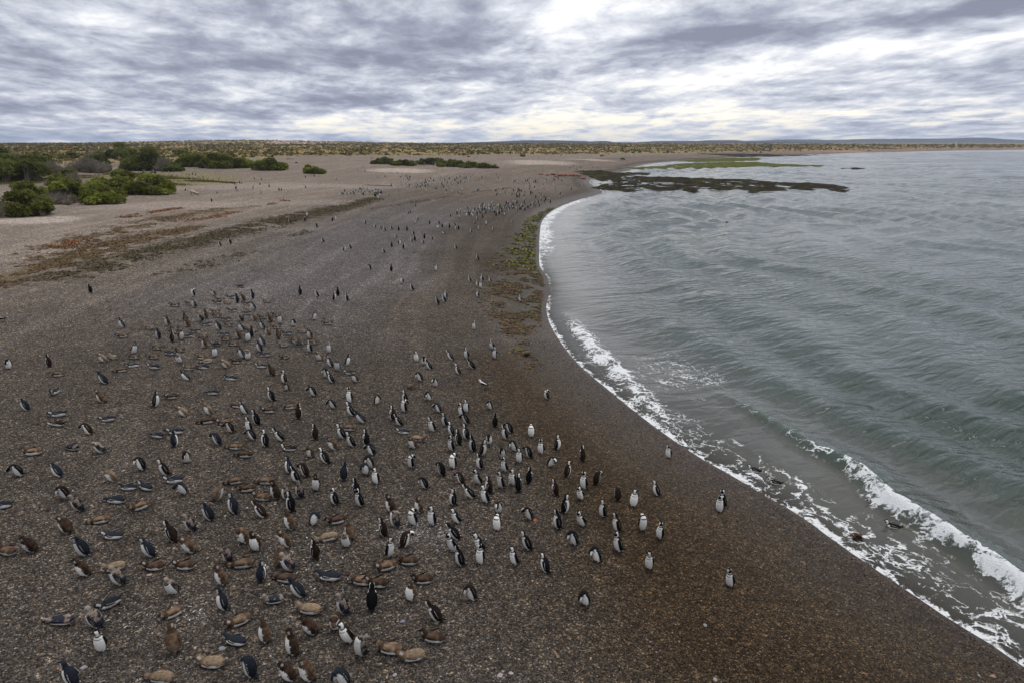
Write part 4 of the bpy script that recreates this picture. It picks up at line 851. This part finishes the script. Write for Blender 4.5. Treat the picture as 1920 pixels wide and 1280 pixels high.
# every bird: foot x, foot y in the photo, pose, plumage, facing (l r u d, p = left toward viewer, q = left away, s = right toward viewer, t = right away)
BIRDS = '''
60,852,U,M,l 40,892,B,A,p 114,893,C,J,l 134,842,U,X,l 195,848,C,X,l 215,901,C,T,p 268,881,B,A,p 313,890,W,B,l 325,904,L,J,l 240,917,L,J,l 273,916,L,J,q 127,934,B,B,p 153,957,W,X,l 215,941,L,J,l 261,954,L,M,p 186,979,L,M,l 130,998,C,M,l 211,1008,L,J,l 66,1032,C,M,l 13,1037,U,M,l 162,1040,C,J,l 285,1042,W,J,l 0,952,L,J,l 165,1077,W,M,p 229,1094,C,X,l 213,1068,L,T,l 288,1066,L,M,l 328,1015,W,B,q
203,1137,L,J,p 112,1167,L,X,l 187,1174,C,X,l 192,1219,S,A,d 140,1284,W,J,l 300,1275,L,T,l 322,1155,L,M,p 330,1110,C,X,d 350,866,B,B,d 347,925,B,J,p 458,856,L,M,l 405,937,C,T,t 440,906,L,M,l 462,920,L,M,p 497,906,L,M,l 520,934,S,M,l 490,936,L,M,l 543,886,S,J,q 575,893,B,B,l 558,903,S,A,l 614,868,W,A,l 584,856,B,M,p 565,932,S,X,l 593,918,S,M,d 547,958,S,A,q 538,936,S,X,l 631,945,H,A,l
441,962,S,J,q 396,974,C,J,l 363,994,W,X,l 495,969,W,B,l 587,983,B,J,s 549,992,S,M,l 630,980,L,M,l 461,1017,B,M,p 483,1030,F,M,d 541,1024,W,M,p 613,1012,L,T,l 593,1046,K,B,q 363,1034,C,M,p 430,1052,B,X,l 452,1062,L,M,l 523,1060,C,M,u 548,1068,C,X,l 651,1023,C,X,d 345,1065,L,M,l 489,1089,S,J,u 421,1094,S,M,l 533,1088,L,M,l 615,1085,L,J,l 566,1118,W,J,l 421,1142,S,J,l 512,1129,U,X,l 578,1147,L,T,l 446,1170,L,M,p 590,1186,W,M,l 630,1178,B,M,d
330,1222,S,M,u 440,1205,L,J,l 500,1203,S,M,p 552,1226,S,M,p 395,1247,L,T,l 473,1268,B,J,l 549,1273,W,M,p 583,1274,C,M,p 648,1150,W,X,l 698,852,B,A,p 696,876,B,B,p 686,888,B,J,p 706,906,S,A,p 645,900,S,J,u 671,928,F,A,q 678,948,H,A,l 772,876,P,A,l 799,915,B,A,l 831,891,B,A,q 850,877,P,A,p 901,878,S,A,l 903,853,S,B,t 948,883,S,A,p 942,857,B,A,d 867,907,B,B,q 886,933,W,A,l 900,907,W,A,p 918,924,F,B,q 913,941,S,A,l
942,914,F,A,p 935,960,B,B,d 851,946,K,A,q 860,979,W,A,l 737,959,S,M,l 745,987,P,X,l 788,960,S,M,l 777,983,P,A,p 811,983,S,A,p 932,993,P,A,d 659,1010,S,M,q 722,1005,F,B,q 729,1043,S,A,r 757,1025,B,B,t 858,1010,W,A,l 852,1032,W,A,p 866,1060,S,A,l 905,1032,W,A,l 901,1056,H,A,p 764,1056,L,M,l 722,1067,L,M,p 676,1093,L,M,l 706,1098,L,M,q 697,1143,F,A,u 791,1092,U,M,l 771,1124,S,M,p 888,1125,B,B,p 823,1164,W,B,l 656,1202,W,B,p 679,1226,P,X,p
729,1221,L,M,l 771,1235,L,T,p 810,1200,U,M,l 650,1284,B,J,p 996,818,P,A,d 966,845,B,A,p 974,866,S,A,p 994,858,B,A,q 1015,850,S,A,p 1044,842,K,A,r 1030,874,B,A,s 1092,864,S,B,u 991,905,S,A,u 1062,894,S,B,t 962,908,S,A,p 973,921,S,A,u 1043,928,F,B,q 1095,915,S,B,l 1090,935,W,A,p 1117,908,B,B,t 1058,961,F,A,t 1158,938,B,B,u 1187,948,H,A,d 1233,928,W,A,q 1254,857,H,A,p 1349,958,S,A,p 1357,950,H,A,l 1131,968,S,A,l 994,973,B,A,p
1047,990,S,A,q 1093,984,W,A,p 1159,996,S,B,l 1204,993,P,A,d 1237,1008,H,A,l 992,1030,W,A,q 1078,1020,B,A,p 967,1057,S,A,l 1025,1072,W,A,q 1121,1052,B,A,p 1162,1033,S,A,l 1217,1065,S,A,p 1370,1098,H,A,p 1099,1132,B,A,p 170,549,C,A,q 230,615,W,J,l 281,617,L,T,l 298,635,S,J,q 230,633,L,M,p 252,663,W,J,r 198,678,C,T,l 212,672,L,T,q 251,672,L,M,l 294,655,L,M,l 288,672,L,M,l 249,688,L,J,l 288,691,L,J,l 93,688,S,B,q 17,691,B,A,d 227,697,L,M,p
363,556,P,A,p 401,555,C,X,p 450,539,L,X,l 474,560,S,J,q 328,575,L,M,l 365,577,S,X,p 356,572,L,M,l 406,570,L,J,l 413,564,L,M,l 426,570,L,T,l 433,560,L,J,l 445,568,S,J,q 457,565,C,M,l 463,572,L,J,l 476,581,C,J,l 435,585,L,J,l 467,584,L,T,l 464,590,L,J,l 453,602,C,X,l 478,601,C,T,l 404,587,L,M,l 406,595,L,M,l 423,602,L,J,l 387,597,S,M,l 378,602,C,X,l 387,611,L,J,p 348,604,S,M,q 353,613,C,M,l 316,611,S,M,l 327,618,L,M,l 325,625,L,M,l 324,641,S,B,u
340,637,S,X,r 351,633,L,J,p 366,624,L,J,l 381,631,L,T,l 380,638,L,M,l 385,652,S,M,l 411,619,C,J,l 428,612,L,M,l 420,630,L,J,l 423,638,L,M,l 405,648,L,X,l 437,648,L,M,l 449,635,C,M,l 454,621,C,J,p 462,616,L,T,l 474,622,L,T,l 465,640,S,J,s 473,632,S,J,u 337,659,L,M,l 321,665,L,J,r 338,679,C,X,d 403,669,S,J,s 378,673,L,M,l 387,680,L,T,l 455,671,W,J,l 464,673,C,X,s 443,681,L,M,l 429,689,C,T,p 380,691,L,J,l 353,693,L,M,l 353,712,W,J,p
563,553,S,A,q 595,557,C,A,p 627,563,S,A,t 634,555,S,A,u 651,565,S,A,l 500,567,L,T,l 589,600,W,J,r 614,609,L,M,l 550,612,B,J,s 493,597,L,M,l 507,604,C,M,l 518,593,L,M,l 526,607,S,X,d 493,617,W,J,l 518,616,L,M,l 504,628,S,T,q 522,635,S,M,q 537,628,L,J,l 566,624,L,T,l 582,635,S,M,p 493,647,W,J,l 488,659,W,J,l 495,668,L,J,l 531,650,U,T,p 553,641,L,M,l 560,649,L,X,l 585,645,L,M,l 582,660,S,A,p 617,661,S,A,d 602,674,C,T,p 621,687,W,J,l 633,694,S,X,d 650,685,W,J,r
534,672,L,M,p 489,689,L,J,l 512,704,W,M,q 109,705,L,M,l 199,719,W,J,l 102,739,U,J,d 196,754,W,M,l 52,769,C,J,l 108,780,L,J,l 106,797,L,B,l 201,789,L,J,l 170,814,B,B,p 291,762,S,J,t 294,819,L,J,l 432,712,L,J,l 535,718,S,B,l 540,731,B,M,p 322,747,L,M,l 397,739,L,J,l 512,751,W,A,l 349,779,C,T,p 394,776,W,T,p 444,763,L,M,l 461,775,W,J,l 504,773,L,M,l 542,766,L,M,l 560,785,F,B,u 388,793,L,M,l 421,796,L,M,l 435,810,B,B,p 484,796,S,A,l 469,808,S,A,p 477,824,B,A,p
328,813,L,J,l 328,837,S,J,u 411,833,B,J,l 439,841,L,M,l 499,837,S,A,l 529,826,W,A,l 541,844,U,B,l 613,707,B,A,p 624,717,W,A,l 655,701,L,J,l 670,716,W,M,p 590,742,B,A,p 657,754,H,A,p 706,757,B,B,s 627,765,B,A,p 662,779,W,A,l 682,792,W,J,l 761,756,S,A,l 759,772,P,A,l 790,714,B,A,p 737,787,F,B,q 751,797,W,A,l 755,812,L,J,l 592,823,F,B,q 644,821,W,A,l 653,806,L,M,l 662,837,W,A,l 630,842,C,M,l 688,835,F,A,q 699,850,B,A,p 778,839,C,M,p 786,826,L,T,r
808,692,W,A,l 861,701,W,A,l 888,691,W,A,l 817,724,B,A,d 806,750,B,A,p 1027,748,P,A,l 824,772,B,A,p 875,772,S,A,p 868,780,S,A,l 877,795,B,B,l 920,767,B,A,p 813,808,S,A,p 836,798,S,A,l 848,815,W,A,l 861,833,W,A,q 876,823,F,A,q 887,845,S,A,l 848,844,S,A,p 928,800,F,A,u 917,832,B,A,d 949,823,S,A,l 958,811,B,A,q
720,475,C,A,l 734,464,S,A,q 757,467,S,A,t 855,468,W,A,l 896,487,W,A,l 734,509,S,A,u 818,508,S,A,d 754,532,H,A,p 773,545,C,A,l 881,529,W,A,l 904,528,S,A,l 919,530,W,A,p 895,538,S,A,p 901,541,S,A,d 896,558,H,A,p 821,571,W,A,l 836,560,S,A,p 833,567,W,A,l 889,618,S,A,d 923,655,W,A,p 928,672,F,A,p 781,677,S,A,d 795,683,B,A,d 848,675,W,B,l 875,672,S,A,p 594,427,W,A,l 606,455,C,A,l 657,467,W,A,l 646,471,S,A,r 694,506,B,A,l
413,462,W,A,l 432,458,C,A,l 685,420,S,A,l 703,428,S,A,p 714,430,W,A,l 722,434,W,A,l 734,431,C,A,l 748,433,S,A,u 763,433,S,A,q 765,401,W,A,l 769,400,W,A,l 779,388,S,A,l 778,419,C,A,d 783,414,C,A,l 742,447,C,A,p 749,459,S,A,r 775,440,W,A,l 772,454,S,A,l 778,452,S,A,u 793,457,W,A,p 796,448,S,A,u 805,421,S,A,q 823,421,W,A,q 821,429,S,A,d 829,427,S,A,q 843,428,S,A,u 853,424,B,A,l 855,432,C,A,p 860,431,S,A,u 890,421,S,A,l 883,437,S,A,l 894,413,C,A,p 911,421,S,A,d 898,431,W,A,p 924,433,W,A,p 961,418,S,A,l 810,450,W,A,l
975,566,W,A,p
'''
HEAD = dict(l=184, r=356, u=92, d=266, p=212, q=150, s=326, t=30)
birds = []
for tok in BIRDS.split():
    a = tok.split(','); birds.append((float(a[0]), float(a[1]), a[2], a[3], a[4]))
G = ground([b[0] for b in birds], [b[1] for b in birds])
order = sorted(range(len(birds)), key=lambda i: -birds[i][1])
NEARN = 296
near_b, far_b = order[:NEARN], order[NEARN:]
PLW = dict(A='black and white', B='brown-backed', J='slate-backed', M='brown moulting', T='tan moulting', X='mottled grey')
POW = dict(S='standing', H='standing with head turned', K='with bill raised', P='with head tucked back', B='bowing its head', W='leaning forward', F='with flippers out', L='lying flat', U='lying with head up', C='crouching')
FAW = dict(l='facing left', r='facing right', u='facing away', d='facing the viewer', p='facing left', q='facing left', s='facing right', t='facing right')
SHORT = dict(A='black-white', B='brown-backed', J='slate', M='brown', T='tan', X='mottled'); 
def shortpose(p): return 'lying' if p in 'LU' else 'bowing' if p == 'B' else 'crouching' if p == 'C' else 'standing'
def zone(u, v):
    r = 'bottom' if v > 1140 else 'lower' if v > 1000 else 'lower middle' if v > 880 else 'upper middle' if v > 760 else 'upper'
    c = 'far left' if u < 240 else 'left' if u < 480 else 'centre left' if u < 700 else 'centre' if u < 900 else 'centre right' if u < 1060 else 'surf side'
    return r + ' ' + c
def rel(i, j):
    dx_, dy_ = birds[j][0] - birds[i][0], birds[j][1] - birds[i][1]
    w = ('left of' if dx_ > 0 else 'right of') if abs(dx_) > abs(dy_) else ('above' if dy_ > 0 else 'below')
    return w + ' ' + SHORT[birds[j][3]] + ' ' + shortpose(birds[j][2]) + ' one'
labels = {}
def base(i): b = birds[i]; return f"{PLW[b[3]]} penguin {POW[b[2]]}" + ('' if b[2] in 'PB' else ' ' + FAW[b[4]])
cand = {}
for i in near_b:
    nb = sorted(near_b, key=lambda j: (birds[j][0] - birds[i][0]) ** 2 + (1.5 * (birds[j][1] - birds[i][1])) ** 2)[1:7]
    z_ = zone(birds[i][0], birds[i][1]); cand[i] = [base(i) + ', ' + z_] + [base(i) + ', ' + z_ + ', ' + rel(i, j) for j in nb] + [base(i).replace('black and white', 'black-white') + ', ' + rel(i, nb[a]).replace(' one', '') + ', ' + rel(i, nb[b]).replace(' one', '') for a in range(3) for b in range(a + 1, 4)]
ok_w = lambda t: len(t.replace(',', ' ').split()) <= 16
allc = {}
for i in near_b:
    for k, c in enumerate(cand[i]): allc.setdefault((c), set()).add(i)
for i in near_b:
    ch = [c for c in cand[i] if len(allc[c]) == 1 and ok_w(c)]
    labels[i] = ch[0] if ch else None
ORD = ['leftmost', 'second from left', 'third from left', 'fourth from left', 'fifth from left', 'sixth from left', 'seventh from left', 'eighth from left', 'ninth from left', 'tenth from left']
left_over = {}
for i in near_b:
    if labels[i] is None: left_over.setdefault(cand[i][0], []).append(i)
for c, ii in left_over.items():
    grp = sorted(allc[c], key=lambda i: birds[i][0])
    for i in ii: labels[i] = c + ', ' + ORD[min(grp.index(i), 9)]
for i in near_b:
    u, v, po, pl, fa = birds[i]; po2 = {'S': ('S', 'SA', 'SB'), 'W': ('W', 'WA', 'WB'), 'L': ('L', 'LA', 'LB'), 'C': ('C', 'CA'), 'B': ('B', 'BA')}.get(po, (po,)); me = penguin_mesh(po2[(i * 7 + i // 3) % len(po2)], 'N' if pl == 'M' and i % 5 in (1, 3) else pl)
    o = bpy.data.objects.new('penguin', me); COL.objects.link(o); h = random.Random(i * 31 + 5)
    o.location = G[i]; sc = h.uniform(.90, 1.05) * (1.0 if pl in 'AB' else .98); o.scale = (sc, sc * h.uniform(.96, 1.05), sc * h.uniform(.96, 1.05))
    o.rotation_euler = (R(h.uniform(-5, 5)) if po not in 'LU' else 0, R(h.uniform(-4, 7)) if po not in 'LU' else 0, R(HEAD[fa] + h.uniform(-22, 22)))
    tag(o, labels[i], 'penguin', 'penguins on the near beach')
# ---- swimmers in the swash
for u, v, l in [(1413, 881, 'black and white penguin swimming in foam, higher of two by the beach'), (1451, 904, 'black and white penguin swimming in foam, lower of two by the beach'), (1637, 944, 'penguin floating in clear water just inside the breaking wave'), (1672, 986, 'penguin low in the water below the one by the breaker')]:
    p = on_plane([(u, v)], .03)[0]; o = bpy.data.objects.new('penguin', penguin_mesh('Z', 'A')); COL.objects.link(o)
    o.location = (p[0], p[1], -.055); o.rotation_euler = (0, 0, R(165)); o.scale = (.9,) * 3; tag(o, l, 'penguin', 'penguins swimming in the surf')
# ---- farther birds, past the three hundred largest: real small bodies joined as one mass
def far_birds():
    L = [(G[i][0], G[i][1], G[i][2], birds[i][2], birds[i][3], R(HEAD[birds[i][4]] + random.uniform(-15, 15))) for i in far_b]
    def cluster(u, v, su, sv, n, k='SSSWCH'):
        us = u + np.random.default_rng(int(u)).normal(0, su, n); vs = v + np.random.default_rng(int(v) + 3).normal(0, sv, n); g = ground(us, vs); s = shore(g[:, 0], g[:, 1])
        for q, w in zip(g, s):
            if w > 2: L.append((q[0], q[1], q[2], random.choice(k), random.choice('AAAAJ'), random.uniform(0, 6.28)))
    for a in [(870, 402, 14, 3, 16), (935, 392, 22, 6, 62), (905, 398, 22, 4, 20), (965, 386, 18, 6, 34), (980, 362, 30, 4, 26), (1010, 372, 24, 5, 22), (1060, 352, 30, 5, 14), (680, 362, 22, 3.2, 40), (705, 365, 10, 3, 14), (785, 349, 18, 3, 30), (812, 355, 12, 2, 10), (840, 340, 30, 3, 34), (880, 335, 40, 3, 24), (1000, 341, 24, 2, 34), (1090, 316, 14, 2.2, 26),
              (290, 321, 20, 2, 16), (340, 327, 16, 2, 10), (400, 335, 22, 3, 9), (230, 312, 26, 6, 10), (445, 350, 30, 8, 10), (520, 355, 40, 12, 10), (640, 330, 60, 8, 10), (100, 310, 40, 4, 5), (900, 358, 60, 5, 16), (760, 335, 30, 4, 14), (560, 400, 60, 20, 6), (410, 370, 40, 12, 6)]:
        cluster(*a)
    VS, FS, CS, off = [], [], [], 0; cache = {}
    for (X, Y, Z, po, pl, a) in L:
        if (po, pl) not in cache: cache[po, pl] = penguin_geo(po, pl, 18, 12)
        V, F, c = cache[po, pl]; sc = random.uniform(.94, 1.06); ca, sa = math.cos(a), math.sin(a)
        VS.append(np.stack([X + sc * (V[:, 0] * ca - V[:, 1] * sa), Y + sc * (V[:, 0] * sa + V[:, 1] * ca), Z + sc * V[:, 2]], 1)); FS += [tuple(k + off for k in f) for f in F]; CS.append(c); off += len(V)
    tag(mesh_obj('distant_penguins', np.concatenate(VS), FS, FEATHM, smooth=True, cols=np.concatenate(CS)), 'hundreds of small penguins scattered over the far beach', 'penguins', kind='stuff')
far_birds()

# ------------------------------------------------------------------ gulls
def gull(name, p, ang, label, size=1.0, flying=False, group='gulls'):
    vs, fs, cs = [], [], []
    def loft(pts, ra, rb, ups, c, m=10):
        k0 = sum(len(v) for v in vs); P_ = []
        for i, (q, a, b) in enumerate(zip(pts, ra, rb)):
            q = np.array(q, float); nx = np.array(pts[min(i + 1, len(pts) - 1)], float) - np.array(pts[max(i - 1, 0)], float); nx /= np.linalg.norm(nx) + 1e-9
            s_ = np.cross(nx, np.array(ups, float)); s_ /= np.linalg.norm(s_) + 1e-9; t_ = np.cross(s_, nx)
            for j in range(m): P_.append(q + s_ * a * math.cos(6.2832 * j / m) + t_ * b * math.sin(6.2832 * j / m))
        n = len(pts)
        for i in range(n - 1):
            for j in range(m): fs.append((k0 + i * m + j, k0 + i * m + (j + 1) % m, k0 + (i + 1) * m + (j + 1) % m, k0 + (i + 1) * m + j))
        fs.append(tuple(range(k0, k0 + m))); fs.append(tuple(range(k0 + (n - 1) * m, k0 + n * m)))
        vs.append(np.array(P_)); cs.append(np.tile(np.array(c), (len(P_), 1)))
    W_ = (.66, .65, .63); K_ = (.016, .016, .018)
    loft([(-.20, 0, .17), (-.12, 0, .17), (0, 0, .18), (.10, 0, .21), (.16, 0, .27), (.19, 0, .325), (.215, 0, .34), (.25, 0, .34)], (.02, .055, .085, .08, .05, .042, .042, .012), (.02, .05, .075, .075, .05, .045, .042, .012), (0, 0, 1), W_)
    loft([(.245, 0, .337), (.28, 0, .332), (.305, 0, .322)], (.012, .011, .005), (.014, .013, .006), (0, 0, 1), (.55, .38, .05))
    for s_ in (-1, 1):
        if flying: loft([(.06, s_ * .06, .22), (.10, s_ * .28, .32), (.02, s_ * .52, .30), (-.10, s_ * .70, .26)], (.07, .07, .05, .01), (.014, .012, .010, .005), (0, 0, 1), K_)
        else:
            loft([(.11, s_ * .065, .22), (.0, s_ * .082, .215), (-.14, s_ * .055, .20), (-.30, s_ * .02, .185)], (.03, .045, .035, .008), (.05, .055, .03, .008), (0, 0, 1), K_)
            loft([(.0, s_ * .035, .12), (.0, s_ * .035, .0)], (.008, .008), (.008, .008), (1, 0, 0), (.45, .33, .12)); loft([(-.02, s_ * .035, .006), (.06, s_ * .04, .006)], (.012, .03), (.006, .005), (0, 0, 1), (.45, .33, .12))
    loft([(-.16, 0, .172), (-.30, 0, .165)], (.04, .03), (.015, .008), (0, 0, 1), W_)
    o = mesh_obj(name, np.concatenate(vs), fs, FEATHM, smooth=True, cols=np.concatenate(cs)); o.location = p; o.rotation_euler = (0, 0, ang); o.scale = (size,) * 3
    return tag(o, label, 'gull', group)
gull('gull', gpt(907, 727), R(150), 'black-winged white gull standing on bare shingle near the centre', 1.12)
gull('gull', gpt(4, 604), R(195), 'white gull cut by the left edge of the beach', 1.1)
gull('gull', gpt(833, 441), R(200), 'small white gull on grey shingle below the far penguin flock', 1.1)
_x, _y, _z = ray(1858, 227); gull('gull', (_x * 160, _y * 160, CAMZ + _z * 160), R(20), 'tiny gull flying low over the sea horizon', 1.0, True)
_p = on_plane([(1362, 419)])[0]; gull('gull', (_p[0], _p[1], -.12), R(200), 'dark seabird floating alone in the middle of the bay', 1.6)

# ------------------------------------------------------------------ odds and ends
def kelp_clump(u, v, r, c, label, water=False, n=46):
    p = np.append(on_plane([(u, v)])[0], .03) if water else gpt(u, v); VS, FS, off = [], [], 0
    for k in range(n):                                          # curling straps heaped on each other
        a = random.uniform(0, 6.28); L = r * random.uniform(.5, 1.3); w = r * random.uniform(.05, .13); x0, y0 = random.gauss(0, .25) * r, random.gauss(0, .2) * r; z0 = abs(random.gauss(0, .16)) * r + .01
        for i in range(6):
            t = i / 5; aa = a + random.uniform(-.4, .4) + t * 1.2; cx, cy = x0 + math.cos(aa) * L * (t - .4), y0 + math.sin(aa) * L * .6 * (t - .4); cz = z0 + r * .22 * math.sin(3.14 * t)
            VS += [(cx - math.sin(aa) * w, cy + math.cos(aa) * w, cz), (cx + math.sin(aa) * w, cy - math.cos(aa) * w, cz + w * .5)]
        FS += [(off + 2 * i, off + 2 * i + 1, off + 2 * i + 3, off + 2 * i + 2) for i in range(5)]; off += 12
    o = mesh_obj('kelp_clump', VS, FS, WEEDM, cols=np.array(c)[None, :] * (.5 + rng.random((len(VS), 1)))); o.location = p
    return tag(o, label, 'kelp', 'single clumps of kelp')
kelp_clump(1608, 1010, .27, (.055, .028, .014), 'reddish brown kelp clump rolling in the swash foam', True)
kelp_clump(771, 729, .30, (.045, .024, .014), 'dark brown kelp strap lying above the central penguins', n=10)
kelp_clump(988, 668, .34, (.020, .014, .010), 'black kelp clump on damp shingle below the weed bed', n=26)
kelp_clump(90, 957, .12, (.06, .018, .012), 'small dark red weed scrap among penguins at far left', n=14)
kelp_clump(1857, 1074, .30, (.03, .03, .026), 'dark clump of weed at the foot of the breaking wave', True, n=20)
def log_():
    a, b = gpt(359, 361), gpt(373, 366); root = bpy.data.objects.new('driftwood_log', None); COL.objects.link(root); root.location = a; tag(root, 'pale driftwood log lying on the sand right of the thicket', 'log')
    d = b - a; n = 9; VS, FS = [], []
    for i in range(n):
        t = i / (n - 1); c = d * t + np.array([0, 0, .22]); r = .26 * (1 - .35 * t) * random.uniform(.9, 1.1)
        for k in range(10): VS.append(c + np.array([-d[1], d[0], 0]) / np.hypot(d[0], d[1]) * r * math.cos(.628 * k) + np.array([0, 0, r * math.sin(.628 * k)]))
    FS = [(i * 10 + k, i * 10 + (k + 1) % 10, i * 10 + 10 + (k + 1) % 10, i * 10 + 10 + k) for i in range(n - 1) for k in range(10)] + [tuple(range(10)), tuple(range(80, 90))]
    mesh_obj('trunk', VS, FS, BARKM, root, cols=np.tile(np.array([(.42, .36, .30)]), (90, 1)))
    V, F = twigs(np.array([d * .55 + np.array([0, 0, .3])]), np.array([d * .75 + np.array([.1, .5, .8])]), np.array([.08]), np.array([.03])); mesh_obj('stub', V, F, BARKM, root, cols=np.tile(np.array([(.40, .34, .29)]), (6, 1)))
log_()
def tower():
    x_, y_, z_ = ray(1793, 273); t = 1500 / y_; root = bpy.data.objects.new('beacon_tower', None); COL.objects.link(root); p = np.array([x_ * t, 1500.0]); zg = float(zterr(p[0], p[1])); root.location = (p[0], p[1], zg)
    tag(root, 'pale beacon tower on the far shore plain', 'tower')
    m = mesh_obj
    def cyl(name, z0, z1, r0, r1, c):
        V = [(r * math.cos(.524 * k), r * math.sin(.524 * k), z) for z, r in ((z0, r0), (z1, r1)) for k in range(12)]; F = [(k, (k + 1) % 12, 12 + (k + 1) % 12, 12 + k) for k in range(12)] + [tuple(range(12))[::-1], tuple(range(12, 24))]
        m(name, V, F, STONEM, root, cols=np.tile(np.array([c]), (24, 1)))
    cyl('shaft', -1, 9, 1.9, 1.4, (.62, .58, .50)); cyl('gallery', 9.01, 9.5, 2.0, 2.0, (.5, .46, .4)); cyl('lantern', 9.51, 11, 1.1, 1.0, (.5, .5, .5)); cyl('cap', 11.01, 12.0, 1.3, .1, (.4, .25, .2))
tower()

# ------------------------------------------------------------------ the air: thin haze that turns the far hills blue
def haze():
    lo, hi = (-9500, -200, -8), (9500, 9500, 95)
    V = [(x, y, z) for z in (lo[2], hi[2]) for y in (lo[1], hi[1]) for x in (lo[0], hi[0])]
    F = [(0, 2, 3, 1), (4, 5, 7, 6), (0, 1, 5, 4), (2, 6, 7, 3), (0, 4, 6, 2), (1, 3, 7, 5)]
    m, t = new_mat('air'); v = t.n('ShaderNodeVolumePrincipled', {'Color': (.62, .76, 1.0, 1), 'Density': .00007, 'Anisotropy': .2})
    finish(m, t, None, vol=v.outputs[0])
    tag(mesh_obj('haze', V, F, m), 'thin blue haze over the far hills', 'haze', kind='stuff')
haze()
